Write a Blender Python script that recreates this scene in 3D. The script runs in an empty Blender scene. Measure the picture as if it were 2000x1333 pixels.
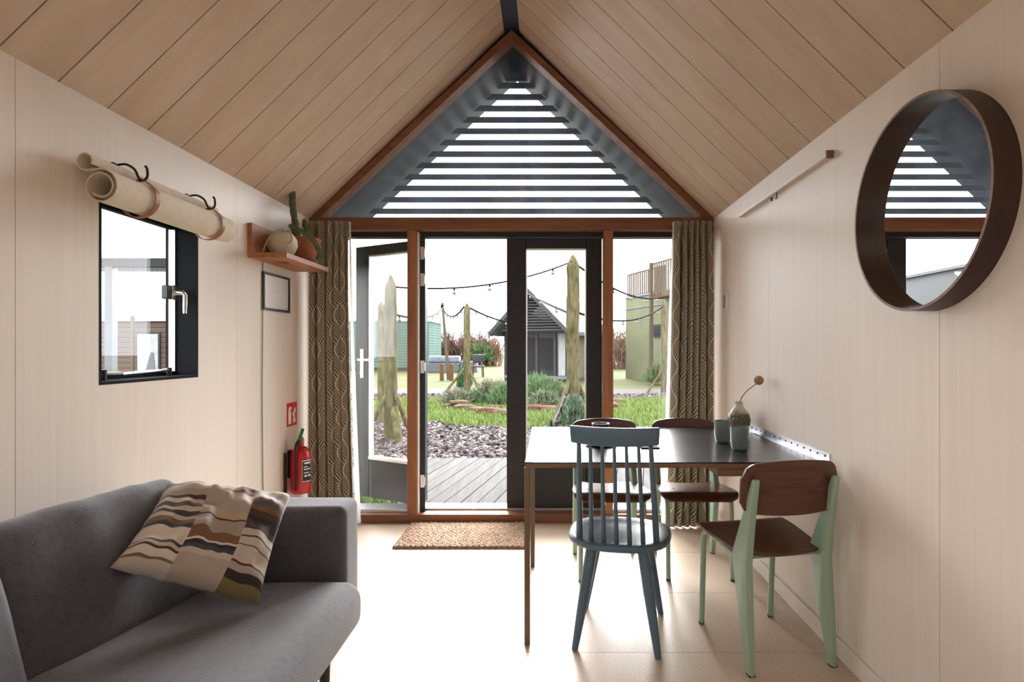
import bpy, bmesh, math, random
import numpy as np
from mathutils import Vector, Matrix, noise
random.seed(7)
rng = np.random.default_rng(7)
scene = bpy.context.scene
COL = scene.collection
PI = math.pi

# ------------------------------------------------------------------ camera
F = 1117.0          # focal length in pixels of the 2000 px wide frame
H = 1.25            # eye height
cam = bpy.data.cameras.new('camera')
cam.sensor_width = 36.0
cam.lens = 36.0 * F / 2000.0
cam.shift_x = -70.0 / 2000.0
cam.shift_y = 14.5 / 2000.0
cam.clip_end = 400
camo = bpy.data.objects.new('camera', cam)
COL.objects.link(camo)
camo.location = (0, 0, H)
camo.rotation_euler = (PI / 2, 0, 0)
scene.camera = camo

# ------------------------------------------------------------------ world: bright overcast sky
SKY = 3.2
world = bpy.data.worlds.new('overcast_sky')
scene.world = world
world.use_nodes = True
wn = world.node_tree
wn.nodes.clear()
wo = wn.nodes.new('ShaderNodeOutputWorld')
wb = wn.nodes.new('ShaderNodeBackground')
wt = wn.nodes.new('ShaderNodeTexCoord')
wm = wn.nodes.new('ShaderNodeMapping'); wm.inputs['Scale'].default_value = (1.2, 1.2, 4.0)
wz = wn.nodes.new('ShaderNodeTexNoise'); wz.inputs['Scale'].default_value = 1.6; wz.inputs['Detail'].default_value = 3
wr = wn.nodes.new('ShaderNodeValToRGB')
wr.color_ramp.elements[0].position = 0.3; wr.color_ramp.elements[0].color = (0.86, 0.90, 0.96, 1)
wr.color_ramp.elements[1].position = 0.7; wr.color_ramp.elements[1].color = (1.0, 0.99, 0.985, 1)
wn.links.new(wt.outputs['Generated'], wm.inputs['Vector'])
wn.links.new(wm.outputs['Vector'], wz.inputs['Vector'])
wn.links.new(wz.outputs['Fac'], wr.inputs['Fac'])
wn.links.new(wr.outputs['Color'], wb.inputs['Color'])
wb.inputs['Strength'].default_value = SKY
wn.links.new(wb.outputs['Background'], wo.inputs['Surface'])


# veiled sun behind the cloud, ahead of the viewer and a little above the gable slats
sl_ = bpy.data.lights.new('veiled_sun', 'SUN')
sl_.energy = 7.0; sl_.angle = math.radians(40); sl_.color = (1.0, 0.985, 0.96)
so_ = bpy.data.objects.new('veiled_sun', sl_); COL.objects.link(so_)
so_.rotation_euler = (math.radians(90 - 28), 0, math.radians(180 - 4))


def portal(name, loc, rot, sx, sy):
    l = bpy.data.lights.new(name, 'AREA')
    l.shape = 'RECTANGLE'; l.size = sx; l.size_y = sy
    l.cycles.is_portal = True
    o = bpy.data.objects.new(name, l)
    COL.objects.link(o)
    o.location = loc; o.rotation_euler = rot
    return o


# daylight enters through the glazed gable, the side window and the added fill window
portal('daylight_portal_front', (-0.26, 4.26, 1.78), (-PI / 2, 0, 0), 2.9, 3.55)
portal('daylight_portal_side', (-1.84, 2.48, 1.48), (0, -PI / 2, 0), 0.74, 0.62)
portal('daylight_portal_fill', (-1.84, -0.65, 1.475), (0, -PI / 2, 0), 1.15, 1.6)

scene.view_settings.view_transform = 'Standard'
scene.view_settings.look = 'None'
scene.view_settings.gamma = 1.0
scene.view_settings.use_curve_mapping = False
scene.view_settings.exposure = 1.3
scene.cycles.diffuse_bounces = 6
scene.cycles.max_bounces = 14
scene.cycles.transparent_max_bounces = 16


# ------------------------------------------------------------------ helpers
def at(px, py, Y):
    """a point of the place measured at depth Y from the photograph"""
    return Vector(((px - 1070.0) * Y / F, Y, H - (py - 681.0) * Y / F))


def wloc(o):
    v = Vector((0, 0, 0))
    while o is not None:
        v = v + o.location
        o = o.parent
    return v


def tag(o, label=None, cat=None, group=None, kind=None):
    if label: o['label'] = label
    if cat: o['category'] = cat
    if group: o['group'] = group
    if kind: o['kind'] = kind
    return o


def empty(name, loc=(0, 0, 0), label=None, cat=None, group=None, kind=None):
    o = bpy.data.objects.new(name, None)
    COL.objects.link(o)
    o.location = loc
    o.empty_display_size = 0.05
    return tag(o, label, cat, group, kind)


class MB:
    def __init__(s):
        s.v = []; s.f = []; s.uv = None

    def add(s, vs, fs):
        b = len(s.v)
        s.v += [Vector(p) for p in vs]
        s.f += [tuple(i + b for i in q) for q in fs]
        return s

    def box(s, x0, x1, y0, y1, z0, z1):
        return s.add([(x0, y0, z0), (x1, y0, z0), (x1, y1, z0), (x0, y1, z0),
                      (x0, y0, z1), (x1, y0, z1), (x1, y1, z1), (x0, y1, z1)],
                     [(0, 3, 2, 1), (4, 5, 6, 7), (0, 1, 5, 4), (1, 2, 6, 5), (2, 3, 7, 6), (3, 0, 4, 7)])

    def obox(s, c, size, m=None):
        m = m or Matrix.Identity(3)
        c = Vector(c)
        vs = [c + m @ Vector((a * size[0] / 2, b * size[1] / 2, d * size[2] / 2))
              for d in (-1, 1) for a, b in ((-1, -1), (1, -1), (1, 1), (-1, 1))]
        return s.add(vs, [(0, 3, 2, 1), (4, 5, 6, 7), (0, 1, 5, 4), (1, 2, 6, 5), (2, 3, 7, 6), (3, 0, 4, 7)])

    def prism(s, poly, ext):
        n = len(poly); e = Vector(ext)
        p = [Vector(q) for q in poly]
        return s.add(p + [q + e for q in p],
                     [tuple(range(n)), tuple(range(2 * n - 1, n - 1, -1))] +
                     [(i, (i + 1) % n, n + (i + 1) % n, n + i) for i in range(n)])

    def bar(s, a, b, w, d, up=(0, 0, 1)):
        a = Vector(a); b = Vector(b)
        z = (b - a).normalized(); x = Vector(up).cross(z)
        if x.length < 1e-4: x = Vector((1, 0, 0))
        x.normalize(); y = z.cross(x)
        m = Matrix((x, y, z)).transposed()
        return s.obox((a + b) / 2, (w, d, (b - a).length), m)

    def tube(s, pts, r, seg=8, cap=True):
        pts = [Vector(p) for p in pts]; n = len(pts)
        rr = r if isinstance(r, (list, tuple)) else [r] * n
        vs = []; fs = []
        t0 = (pts[1] - pts[0]).normalized()
        ref = Vector((0, 0, 1)) if abs(t0.z) < 0.9 else Vector((1, 0, 0))
        x = ref.cross(t0).normalized()
        for i in range(n):
            t = (pts[min(i + 1, n - 1)] - pts[max(i - 1, 0)]).normalized()
            x = (x - t * x.dot(t)).normalized(); y = t.cross(x)
            for k in range(seg):
                a = 2 * PI * k / seg
                vs.append(pts[i] + (x * math.cos(a) + y * math.sin(a)) * rr[i])
        for i in range(n - 1):
            for k in range(seg):
                fs.append((i * seg + k, i * seg + (k + 1) % seg, (i + 1) * seg + (k + 1) % seg, (i + 1) * seg + k))
        if cap:
            fs.append(tuple(range(seg - 1, -1, -1))); fs.append(tuple((n - 1) * seg + k for k in range(seg)))
        return s.add(vs, fs)

    def lathe(s, prof, c=(0, 0, 0), seg=24, m=None):
        c = Vector(c); m = m or Matrix.Identity(3)
        vs = []; fs = []
        for r, z in prof:
            for k in range(seg):
                a = 2 * PI * k / seg
                vs.append(c + m @ Vector((max(r, 1e-4) * math.cos(a), max(r, 1e-4) * math.sin(a), z)))
        for i in range(len(prof) - 1):
            for k in range(seg):
                fs.append((i * seg + k, i * seg + (k + 1) % seg, (i + 1) * seg + (k + 1) % seg, (i + 1) * seg + k))
        return s.add(vs, fs)

    def grid(s, fn, nu, nv, uvfn=None, wrap=False):
        b = len(s.v)
        for j in range(nv + 1):
            for i in range(nu + 1):
                s.v.append(Vector(fn(i / nu, j / nv)))
        for j in range(nv):
            for i in range(nu):
                a = b + j * (nu + 1) + i
                s.f.append((a, a + 1, a + nu + 2, a + nu + 1))
        if uvfn:
            s.uv = s.uv or {}
            for j in range(nv + 1):
                for i in range(nu + 1):
                    s.uv[b + j * (nu + 1) + i] = uvfn(i / nu, j / nv)
        return s

    def build(s, name, mat, parent=None, smooth=False, bevel=0, bseg=1, merge=0, label=None, recalc=True, sharp=0.7):
        me = bpy.data.meshes.new(name)
        if parent is not None:
            org = wloc(parent)
        else:
            xs = [p.x for p in s.v]; ys = [p.y for p in s.v]; zs = [p.z for p in s.v]
            org = Vector(((min(xs) + max(xs)) / 2, (min(ys) + max(ys)) / 2, min(zs)))
        me.from_pydata([tuple(p - org) for p in s.v], [], s.f)
        if s.uv:
            ul = me.uv_layers.new(name='UVMap')
            for lp in me.loops:
                ul.data[lp.index].uv = s.uv.get(lp.vertex_index, (0, 0))
        bm = bmesh.new(); bm.from_mesh(me)
        if merge: bmesh.ops.remove_doubles(bm, verts=bm.verts, dist=merge)
        if recalc: bmesh.ops.recalc_face_normals(bm, faces=bm.faces)
        if bevel:
            es = [e for e in bm.edges if len(e.link_faces) == 2 and e.calc_face_angle(0) > 0.5]
            bmesh.ops.bevel(bm, geom=es, offset=bevel, segments=bseg, profile=0.5, affect='EDGES', clamp_overlap=True)
        if smooth or bevel:
            for fc in bm.faces: fc.smooth = True
            for e in bm.edges:
                if len(e.link_faces) == 2 and e.calc_face_angle(0) > sharp: e.smooth = False
        bm.to_mesh(me); bm.free()
        if mat is not None: me.materials.append(mat)
        o = bpy.data.objects.new(name, me)
        COL.objects.link(o)
        if parent is not None: o.parent = parent
        else: o.location = org
        if label: o['label'] = label
        return o


def cr_pts(ps, n=8):
    ps = [Vector(q) for q in ps]; out = []
    for i in range(len(ps) - 1):
        a = ps[max(i - 1, 0)]; b_ = ps[i]; c = ps[i + 1]; d_ = ps[min(i + 2, len(ps) - 1)]
        for k in range(n):
            t = k / n
            out.append(0.5 * ((2 * b_) + (c - a) * t + (2 * a - 5 * b_ + 4 * c - d_) * t * t + (3 * b_ - a - 3 * c + d_) * t ** 3))
    return out + [ps[-1]]


def copy_tree(o, parent=None):
    c = o.copy(); COL.objects.link(c)
    c.parent = parent
    for ch in list(o.children): copy_tree(ch, c)
    return c


def share(src, name, parent, loc):
    """another piece that shares src's mesh"""
    o = bpy.data.objects.new(name, src.data); COL.objects.link(o)
    o.parent = parent; o.location = loc
    return o


def rbox(h, r, n=4, inner=6, fn=None):
    """rounded box, half sizes h, radius r"""
    def axis(hh):
        rr = min(r, hh * 0.98)
        e = [hh - rr + rr * k / n for k in range(n + 1)]
        mid = [-(hh - rr) + 2 * (hh - rr) * k / inner for k in range(1, inner)]
        return [-q for q in reversed(e)] + mid + e
    mb = MB(); ax = [axis(q) for q in h]
    for a in range(3):
        u, v = (a + 1) % 3, (a + 2) % 3
        for sg in (-1, 1):
            def P(i, j):
                p = [0, 0, 0]; p[a] = sg * h[a]; p[u] = ax[u][i]; p[v] = ax[v][j]
                q = [max(-(h[k] - min(r, h[k] * .98)), min(h[k] - min(r, h[k] * .98), p[k])) for k in range(3)]
                d = Vector([p[k] - q[k] for k in range(3)])
                if d.length > 1e-6: d = d.normalized() * min(r, min(h) * .98)
                w = Vector(q) + d
                return fn(w) if fn else w
            nu, nv = len(ax[u]) - 1, len(ax[v]) - 1
            b = len(mb.v)
            for j in range(nv + 1):
                for i in range(nu + 1): mb.v.append(P(i, j))
            for j in range(nv):
                for i in range(nu):
                    k = b + j * (nu + 1) + i
                    mb.f.append((k, k + 1, k + nu + 2, k + nu + 1) if sg > 0 else (k, k + nu + 1, k + nu + 2, k + 1))
    return mb


# ------------------------------------------------------------------ materials
def s2l(c):
    return tuple(((x / 255.0) / 12.92 if x / 255.0 <= 0.04045 else ((x / 255.0 + 0.055) / 1.055) ** 2.4) for x in c)


def newmat(name):
    m = bpy.data.materials.new(name); m.use_nodes = True
    nt = m.node_tree; nt.nodes.clear()
    out = nt.nodes.new('ShaderNodeOutputMaterial')
    p = nt.nodes.new('ShaderNodeBsdfPrincipled')
    nt.links.new(p.outputs[0], out.inputs[0])
    return m, nt, p, out


def N(nt, t, **kw):
    n = nt.nodes.new(t)
    for k, v in kw.items():
        if k in n.inputs: n.inputs[k].default_value = v
        else: setattr(n, k, v)
    return n


def plain(name, rgb, rough=0.5, metal=0.0, var=0.06, scale=30, bump=0.0, spec=0.5, coat=0.0, sheen=0.0):
    m, nt, p, out = newmat(name)
    tc = N(nt, 'ShaderNodeTexCoord')
    nz = N(nt, 'ShaderNodeTexNoise', Scale=scale, Detail=4.0)
    nt.links.new(tc.outputs['Object'], nz.inputs['Vector'])
    rp = N(nt, 'ShaderNodeValToRGB')
    rp.color_ramp.elements[0].position = 0.3; rp.color_ramp.elements[1].position = 0.7
    rp.color_ramp.elements[0].color = tuple(x * (1 - var) for x in rgb) + (1,)
    rp.color_ramp.elements[1].color = tuple(min(1, x * (1 + var)) for x in rgb) + (1,)
    nt.links.new(nz.outputs['Fac'], rp.inputs['Fac'])
    nt.links.new(rp.outputs['Color'], p.inputs['Base Color'])
    p.inputs['Roughness'].default_value = rough
    p.inputs['Metallic'].default_value = metal
    p.inputs['Specular IOR Level'].default_value = spec
    p.inputs['Coat Weight'].default_value = coat
    p.inputs['Sheen Weight'].default_value = sheen
    if bump:
        b = N(nt, 'ShaderNodeBump', Strength=bump, Distance=0.01)
        nt.links.new(nz.outputs['Fac'], b.inputs['Height'])
        nt.links.new(b.outputs['Normal'], p.inputs['Normal'])
    return m


def wood(name, c1, c2, scale=(2, 30, 30), rough=0.5, rand=0.05, bump=0.05, coat=0.0, world=True, spec=0.5, nscale=1.0):
    """grain stretched along the axis with the small scale number"""
    m, nt, p, out = newmat(name)
    tc = N(nt, 'ShaderNodeNewGeometry') if world else N(nt, 'ShaderNodeTexCoord')
    mp = N(nt, 'ShaderNodeMapping'); mp.inputs['Scale'].default_value = scale
    nt.links.new(tc.outputs['Position' if world else 'Object'], mp.inputs['Vector'])
    oi = N(nt, 'ShaderNodeObjectInfo')
    ad = N(nt, 'ShaderNodeVectorMath', operation='ADD')
    sc = N(nt, 'ShaderNodeMath', operation='MULTIPLY'); sc.inputs[1].default_value = 37.0
    nt.links.new(oi.outputs['Random'], sc.inputs[0])
    nt.links.new(mp.outputs[0], ad.inputs[0]); nt.links.new(sc.outputs[0], ad.inputs[1])
    nz = N(nt, 'ShaderNodeTexNoise', Scale=nscale, Detail=6.0, Roughness=0.6, Distortion=0.6)
    nt.links.new(ad.outputs[0], nz.inputs['Vector'])
    rp = N(nt, 'ShaderNodeValToRGB')
    rp.color_ramp.elements[0].position = 0.32; rp.color_ramp.elements[1].position = 0.68
    rp.color_ramp.elements[0].color = tuple(c1) + (1,); rp.color_ramp.elements[1].color = tuple(c2) + (1,)
    nt.links.new(nz.outputs['Fac'], rp.inputs['Fac'])
    hv = N(nt, 'ShaderNodeHueSaturation')
    mr = N(nt, 'ShaderNodeMapRange'); mr.inputs['To Min'].default_value = 1 - rand; mr.inputs['To Max'].default_value = 1 + rand
    nt.links.new(oi.outputs['Random'], mr.inputs['Value'])
    nt.links.new(mr.outputs[0], hv.inputs['Value'])
    nt.links.new(rp.outputs['Color'], hv.inputs['Color'])
    nt.links.new(hv.outputs['Color'], p.inputs['Base Color'])
    p.inputs['Roughness'].default_value = rough
    p.inputs['Coat Weight'].default_value = coat
    p.inputs['Specular IOR Level'].default_value = spec
    if bump:
        b = N(nt, 'ShaderNodeBump', Strength=bump, Distance=0.005)
        nt.links.new(nz.outputs['Fac'], b.inputs['Height'])
        nt.links.new(b.outputs['Normal'], p.inputs['Normal'])
    return m


def glassmat(name, dust=0.0, tint=(1, 1, 1)):
    m, nt, p, out = newmat(name)
    nt.nodes.remove(p)
    tr = N(nt, 'ShaderNodeBsdfTransparent'); tr.inputs['Color'].default_value = tuple(tint) + (1,)
    gl = N(nt, 'ShaderNodeBsdfGlossy'); gl.inputs['Roughness'].default_value = 0.0
    lw = N(nt, 'ShaderNodeLayerWeight'); lw.inputs['Blend'].default_value = 0.5
    pw_ = N(nt, 'ShaderNodeMath', operation='POWER'); pw_.inputs[1].default_value = 5.0
    nt.links.new(lw.outputs['Facing'], pw_.inputs[0])
    fr = N(nt, 'ShaderNodeMath', operation='MULTIPLY_ADD'); fr.inputs[1].default_value = 0.8; fr.inputs[2].default_value = 0.028
    nt.links.new(pw_.outputs[0], fr.inputs[0])
    mx = N(nt, 'ShaderNodeMixShader')
    nt.links.new(fr.outputs[0], mx.inputs[0]); nt.links.new(tr.outputs[0], mx.inputs[1]); nt.links.new(gl.outputs[0], mx.inputs[2])
    last = mx
    if dust:
        tc = N(nt, 'ShaderNodeTexCoord')
        n1 = N(nt, 'ShaderNodeTexNoise', Scale=90.0, Detail=6.0, Roughness=0.8)
        n2 = N(nt, 'ShaderNodeTexNoise', Scale=4.0, Detail=3.0)
        nt.links.new(tc.outputs['Object'], n1.inputs['Vector']); nt.links.new(tc.outputs['Object'], n2.inputs['Vector'])
        mu = N(nt, 'ShaderNodeMath', operation='MULTIPLY')
        nt.links.new(n1.outputs['Fac'], mu.inputs[0]); nt.links.new(n2.outputs['Fac'], mu.inputs[1])
        m2 = N(nt, 'ShaderNodeMapRange'); m2.inputs['From Min'].default_value = 0.18; m2.inputs['From Max'].default_value = 0.5
        m2.inputs['To Min'].default_value = 0.01; m2.inputs['To Max'].default_value = dust
        nt.links.new(mu.outputs[0], m2.inputs['Value'])
        df = N(nt, 'ShaderNodeBsdfTranslucent'); df.inputs['Color'].default_value = (0.55, 0.72, 0.95, 1)  # dust scatter coloured blue to carry the bluish haze glow
        mx2 = N(nt, 'ShaderNodeMixShader')
        nt.links.new(m2.outputs[0], mx2.inputs[0]); nt.links.new(mx.outputs[0], mx2.inputs[1]); nt.links.new(df.outputs[0], mx2.inputs[2])
        last = mx2
    nt.links.new(last.outputs[0], out.inputs[0])
    return m


def fabric(name, rgb, scale=420, var=0.25, bump=0.25, sheen=0.2):
    m, nt, p, out = newmat(name)
    tc = N(nt, 'ShaderNodeTexCoord')
    w1 = N(nt, 'ShaderNodeTexVoronoi', Scale=float(scale))
    n2 = N(nt, 'ShaderNodeTexNoise', Scale=scale / 9.0, Detail=5.0)
    nt.links.new(tc.outputs['Object'], w1.inputs['Vector']); nt.links.new(tc.outputs['Object'], n2.inputs['Vector'])
    ad = N(nt, 'ShaderNodeMath', operation='ADD')
    nt.links.new(w1.outputs['Distance'], ad.inputs[0]); nt.links.new(n2.outputs['Fac'], ad.inputs[1])
    rp = N(nt, 'ShaderNodeValToRGB')
    rp.color_ramp.elements[0].position = 0.55; rp.color_ramp.elements[1].position = 1.2 / 1.2
    rp.color_ramp.elements[0].color = tuple(x * (1 - var) for x in rgb) + (1,)
    rp.color_ramp.elements[1].color = tuple(min(1, x * (1 + var)) for x in rgb) + (1,)
    nt.links.new(ad.outputs[0], rp.inputs['Fac'])
    nt.links.new(rp.outputs['Color'], p.inputs['Base Color'])
    p.inputs['Roughness'].default_value = 0.9
    p.inputs['Sheen Weight'].default_value = sheen
    b = N(nt, 'ShaderNodeBump', Strength=bump, Distance=0.002)
    nt.links.new(ad.outputs[0], b.inputs['Height']); nt.links.new(b.outputs['Normal'], p.inputs['Normal'])
    return m


M = {}
M['ply_wall'] = wood('birch_plywood_wall', (0.775, 0.69, 0.605), (0.815, 0.735, 0.655), (40, 40, 1.1), 0.42, 0.02, 0.02, spec=0.45)
M['ply_ceil_shade'] = wood('birch_plywood_ceiling_shade', (0.60, 0.45, 0.325), (0.69, 0.54, 0.41), (2.5, 9, 2.5), 0.45, 0.025, 0.01, spec=0.4)  # the wall plywood again, ceiling shade darkened into its colour
M['joint'] = plain('dark_joint', (0.10, 0.055, 0.03), 0.9)
M['floor'] = None
M['ridge'] = plain('blue_black_steel', (0.022, 0.03, 0.045), 0.5, 0.0, 0.1, 20)
M['larch'] = wood('reddish_larch_frame', (0.23, 0.085, 0.038), (0.42, 0.175, 0.075), (14, 14, 1.2), 0.45, 0.06, 0.05)
M['larch_h'] = wood('reddish_larch_rail', (0.16, 0.062, 0.032), (0.28, 0.115, 0.058), (1.2, 14, 14), 0.45, 0.06, 0.05)
M['black'] = plain('black_painted_frame', (0.012, 0.013, 0.018), 0.42, 0.0, 0.15, 12)
M['ext_black'] = wood('black_stained_boards', (0.012, 0.014, 0.018), (0.028, 0.031, 0.037), (1.5, 12, 20), 0.6, 0.1, 0.1)
M['black_matt'] = plain('black_matt_reveal', (0.008, 0.009, 0.012), 0.8, 0, 0.1, 12, spec=0.15)
M['alu'] = plain('brushed_aluminium', (0.72, 0.74, 0.77), 0.35, 0.9, 0.04, 60)
M['white'] = plain('white_plastic', (0.82, 0.82, 0.80), 0.4, 0, 0.02)
M['steel'] = plain('bright_steel', (0.75, 0.75, 0.76), 0.22, 1.0, 0.03)
M['glass'] = glassmat('clear_glass', 0.0)
M['glass_dusty'] = glassmat('dusty_gable_glass', 0.035)
M['sofa'] = fabric('charcoal_sofa_fabric', (0.064, 0.064, 0.076), 420, 0.45, 0.4, 0.35)
M['felt'] = fabric('cream_felt', (0.68, 0.61, 0.50), 300, 0.12, 0.2)
M['leather'] = plain('tan_leather', (0.30, 0.115, 0.045), 0.5, 0, 0.15, 40, 0.1)
M['iron'] = plain('black_iron', (0.03, 0.027, 0.025), 0.4, 0.6)
M['shelf_wood'] = wood('red_brown_shelf_wood', (0.30, 0.115, 0.05), (0.46, 0.20, 0.095), (20, 1.5, 20), 0.5, 0.05, 0.05)
M['terracotta'] = plain('terracotta', (0.42, 0.17, 0.095), 0.85, 0, 0.18, 25, 0.1)
M['gourd'] = plain('cream_gourd_skin', (0.72, 0.64, 0.54), 0.5, 0, 0.06, 8)
M['cactus'] = plain('cactus_green', (0.10, 0.13, 0.05), 0.7, 0, 0.3, 40, 0.3)
M['vine'] = plain('pale_green_stem', (0.30, 0.38, 0.20), 0.6)
M['cord'] = plain('extension_cable', (0.16, 0.33, 0.12), 0.6)
M['red'] = plain('red_enamel', (0.55, 0.012, 0.018), 0.28, 0, 0.05, 5, coat=0.3)
M['signred'] = plain('red_sign_face', (0.62, 0.02, 0.03), 0.45)
M['green'] = plain('green_lever', (0.02, 0.28, 0.11), 0.4)
M['rubber'] = plain('black_rubber', (0.015, 0.015, 0.016), 0.6)
M['mint'] = plain('mint_lacquer', (0.33, 0.46, 0.35), 0.4, 0, 0.03, 6)
M['walnut'] = wood('dark_walnut_veneer', (0.062, 0.020, 0.010), (0.13, 0.047, 0.024), (3, 40, 40), 0.33, 0.06, 0.03, world=False, coat=0.2)
M['mirror_wood'] = wood('dark_walnut_ring', (0.024, 0.010, 0.007), (0.052, 0.022, 0.014), (30, 3, 3), 0.4, 0.02, 0.03)
M['bluepaint'] = plain('grey_blue_paint', (0.085, 0.15, 0.215), 0.38, 0, 0.06, 8, coat=0.1)
M['table_edge'] = wood('brown_table_edge', (0.16, 0.085, 0.05), (0.25, 0.14, 0.085), (2, 20, 60), 0.5)
M['table_leg'] = wood('slim_oak_leg', (0.13, 0.08, 0.052), (0.20, 0.13, 0.085), (40, 40, 2), 0.5)
M['coir'] = plain('jute_mat', (0.36, 0.235, 0.155), 0.95, 0, 0.45, 90, 1.0)
M['cup'] = plain('celadon_stoneware', (0.16, 0.20, 0.18), 0.3, 0, 0.2, 18, coat=0.3)
M['darkstone'] = plain('black_stoneware', (0.018, 0.018, 0.022), 0.3, 0, 0.2, 20)
M['seedhead'] = plain('dried_seed_head', (0.36, 0.22, 0.12), 0.9, 0, 0.3, 90, 0.5)
M['stem'] = plain('dry_stem', (0.14, 0.11, 0.08), 0.8)
M['paper'] = None

# floor: pale speckled cork / lino
m, nt, p, out = newmat('pale_speckled_floor')
g = N(nt, 'ShaderNodeNewGeometry')
n1 = N(nt, 'ShaderNodeTexNoise', Scale=160.0, Detail=3.0); n2 = N(nt, 'ShaderNodeTexNoise', Scale=2.2, Detail=4.0)
nt.links.new(g.outputs['Position'], n1.inputs['Vector']); nt.links.new(g.outputs['Position'], n2.inputs['Vector'])
r1 = N(nt, 'ShaderNodeValToRGB')
r1.color_ramp.elements[0].position = 0.3; r1.color_ramp.elements[0].color = (0.40, 0.295, 0.21, 1)
r1.color_ramp.elements[1].position = 0.62; r1.color_ramp.elements[1].color = (0.61, 0.49, 0.37, 1)
nt.links.new(n1.outputs['Fac'], r1.inputs['Fac']); nt.links.new(r1.outputs['Color'], p.inputs['Base Color'])
p.inputs['Roughness'].default_value = 0.36
b = N(nt, 'ShaderNodeBump', Strength=0.06, Distance=0.002)
nt.links.new(n1.outputs['Fac'], b.inputs['Height']); nt.links.new(b.outputs['Normal'], p.inputs['Normal'])
M['floor'] = m

# black tabletop, satin
m, nt, p, out = newmat('black_satin_tabletop')
tc = N(nt, 'ShaderNodeTexCoord'); mp = N(nt, 'ShaderNodeMapping'); mp.inputs['Scale'].default_value = (5, 60, 5)
n1 = N(nt, 'ShaderNodeTexNoise', Scale=2.0, Detail=5.0)
nt.links.new(tc.outputs['Object'], mp.inputs['Vector']); nt.links.new(mp.outputs[0], n1.inputs['Vector'])
p.inputs['Base Color'].default_value = (0.017, 0.019, 0.024, 1)
mr = N(nt, 'ShaderNodeMapRange'); mr.inputs['To Min'].default_value = 0.17; mr.inputs['To Max'].default_value = 0.30
nt.links.new(n1.outputs['Fac'], mr.inputs['Value']); nt.links.new(mr.outputs[0], p.inputs['Roughness'])
b = N(nt, 'ShaderNodeBump', Strength=0.05, Distance=0.002)
nt.links.new(n1.outputs['Fac'], b.inputs['Height']); nt.links.new(b.outputs['Normal'], p.inputs['Normal'])
M['tabletop'] = m

# mirror
m, nt, p, out = newmat('mirror_silver')
p.inputs['Base Color'].default_value = (0.9, 0.91, 0.9, 1); p.inputs['Metallic'].default_value = 1; p.inputs['Roughness'].default_value = 0.005
M['mirror'] = m

# printed notice: faint grey lines of unreadable print
m, nt, p, out = newmat('printed_paper')
tc = N(nt, 'ShaderNodeTexCoord'); sp = N(nt, 'ShaderNodeSeparateXYZ')
nt.links.new(tc.outputs['Generated'], sp.inputs[0])
wv = N(nt, 'ShaderNodeMath', operation='MULTIPLY'); wv.inputs[1].default_value = 14.0
fr = N(nt, 'ShaderNodeMath', operation='FRACT'); gt = N(nt, 'ShaderNodeMath', operation='GREATER_THAN'); gt.inputs[1].default_value = 0.62
nt.links.new(sp.outputs['Z'], wv.inputs[0]); nt.links.new(wv.outputs[0], fr.inputs[0]); nt.links.new(fr.outputs[0], gt.inputs[0])
nz = N(nt, 'ShaderNodeTexNoise', Scale=26.0, Detail=2.0); nt.links.new(tc.outputs['Generated'], nz.inputs['Vector'])
g2 = N(nt, 'ShaderNodeMath', operation='GREATER_THAN'); g2.inputs[1].default_value = 0.5; nt.links.new(nz.outputs['Fac'], g2.inputs[0])
mu = N(nt, 'ShaderNodeMath', operation='MULTIPLY'); nt.links.new(gt.outputs[0], mu.inputs[0]); nt.links.new(g2.outputs[0], mu.inputs[1])
mc = N(nt, 'ShaderNodeMixRGB'); mc.inputs[1].default_value = (0.80, 0.80, 0.79, 1); mc.inputs[2].default_value = (0.60, 0.60, 0.60, 1)
nt.links.new(mu.outputs[0], mc.inputs[0]); nt.links.new(mc.outputs[0], p.inputs['Base Color']); p.inputs['Roughness'].default_value = 0.3
M['paper'] = m

# curtain: feathered wave print in taupe, cream and olive
m, nt, p, out = newmat('wave_leaf_print')
uv = N(nt, 'ShaderNodeUVMap'); sp = N(nt, 'ShaderNodeSeparateXYZ'); nt.links.new(uv.outputs[0], sp.inputs[0])


def mth(nt, op, a, b=None, c=None):
    n = nt.nodes.new('ShaderNodeMath'); n.operation = op
    for i, q in enumerate((a, b, c)):
        if q is None: continue
        if isinstance(q, (int, float)): n.inputs[i].default_value = q
        else: nt.links.new(q, n.inputs[i])
    return n.outputs[0]


U = sp.outputs['X']; V = sp.outputs['Y']
PW = 0.15
cu = mth(nt, 'DIVIDE', U, PW); cell = mth(nt, 'FLOOR', cu); fu = mth(nt, 'SUBTRACT', mth(nt, 'FRACT', cu), 0.5)
par = mth(nt, 'MULTIPLY', cell, PI)
st = mth(nt, 'MULTIPLY', mth(nt, 'SINE', mth(nt, 'ADD', mth(nt, 'MULTIPLY', V, 2 * PI / 0.24), par)), 0.24)
d = mth(nt, 'SUBTRACT', fu, st); ad = mth(nt, 'ABSOLUTE', d)
stem = mth(nt, 'LESS_THAN', ad, 0.035)
lp = mth(nt, 'SINE', mth(nt, 'ADD', mth(nt, 'MULTIPLY', V, 2 * PI / 0.0175), mth(nt, 'MULTIPLY', ad, 30.0)))
line = mth(nt, 'GREATER_THAN', lp, 0.1)
edge = mth(nt, 'GREATER_THAN', mth(nt, 'ABSOLUTE', fu), 0.455)
cream = mth(nt, 'MAXIMUM', mth(nt, 'MULTIPLY', line, 0.72), mth(nt, 'MAXIMUM', stem, mth(nt, 'MULTIPLY', edge, 0.3)))
mc = N(nt, 'ShaderNodeMixRGB'); mc.inputs[1].default_value = (0.085, 0.083, 0.054, 1); mc.inputs[2].default_value = (0.62, 0.54, 0.43, 1)
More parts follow.
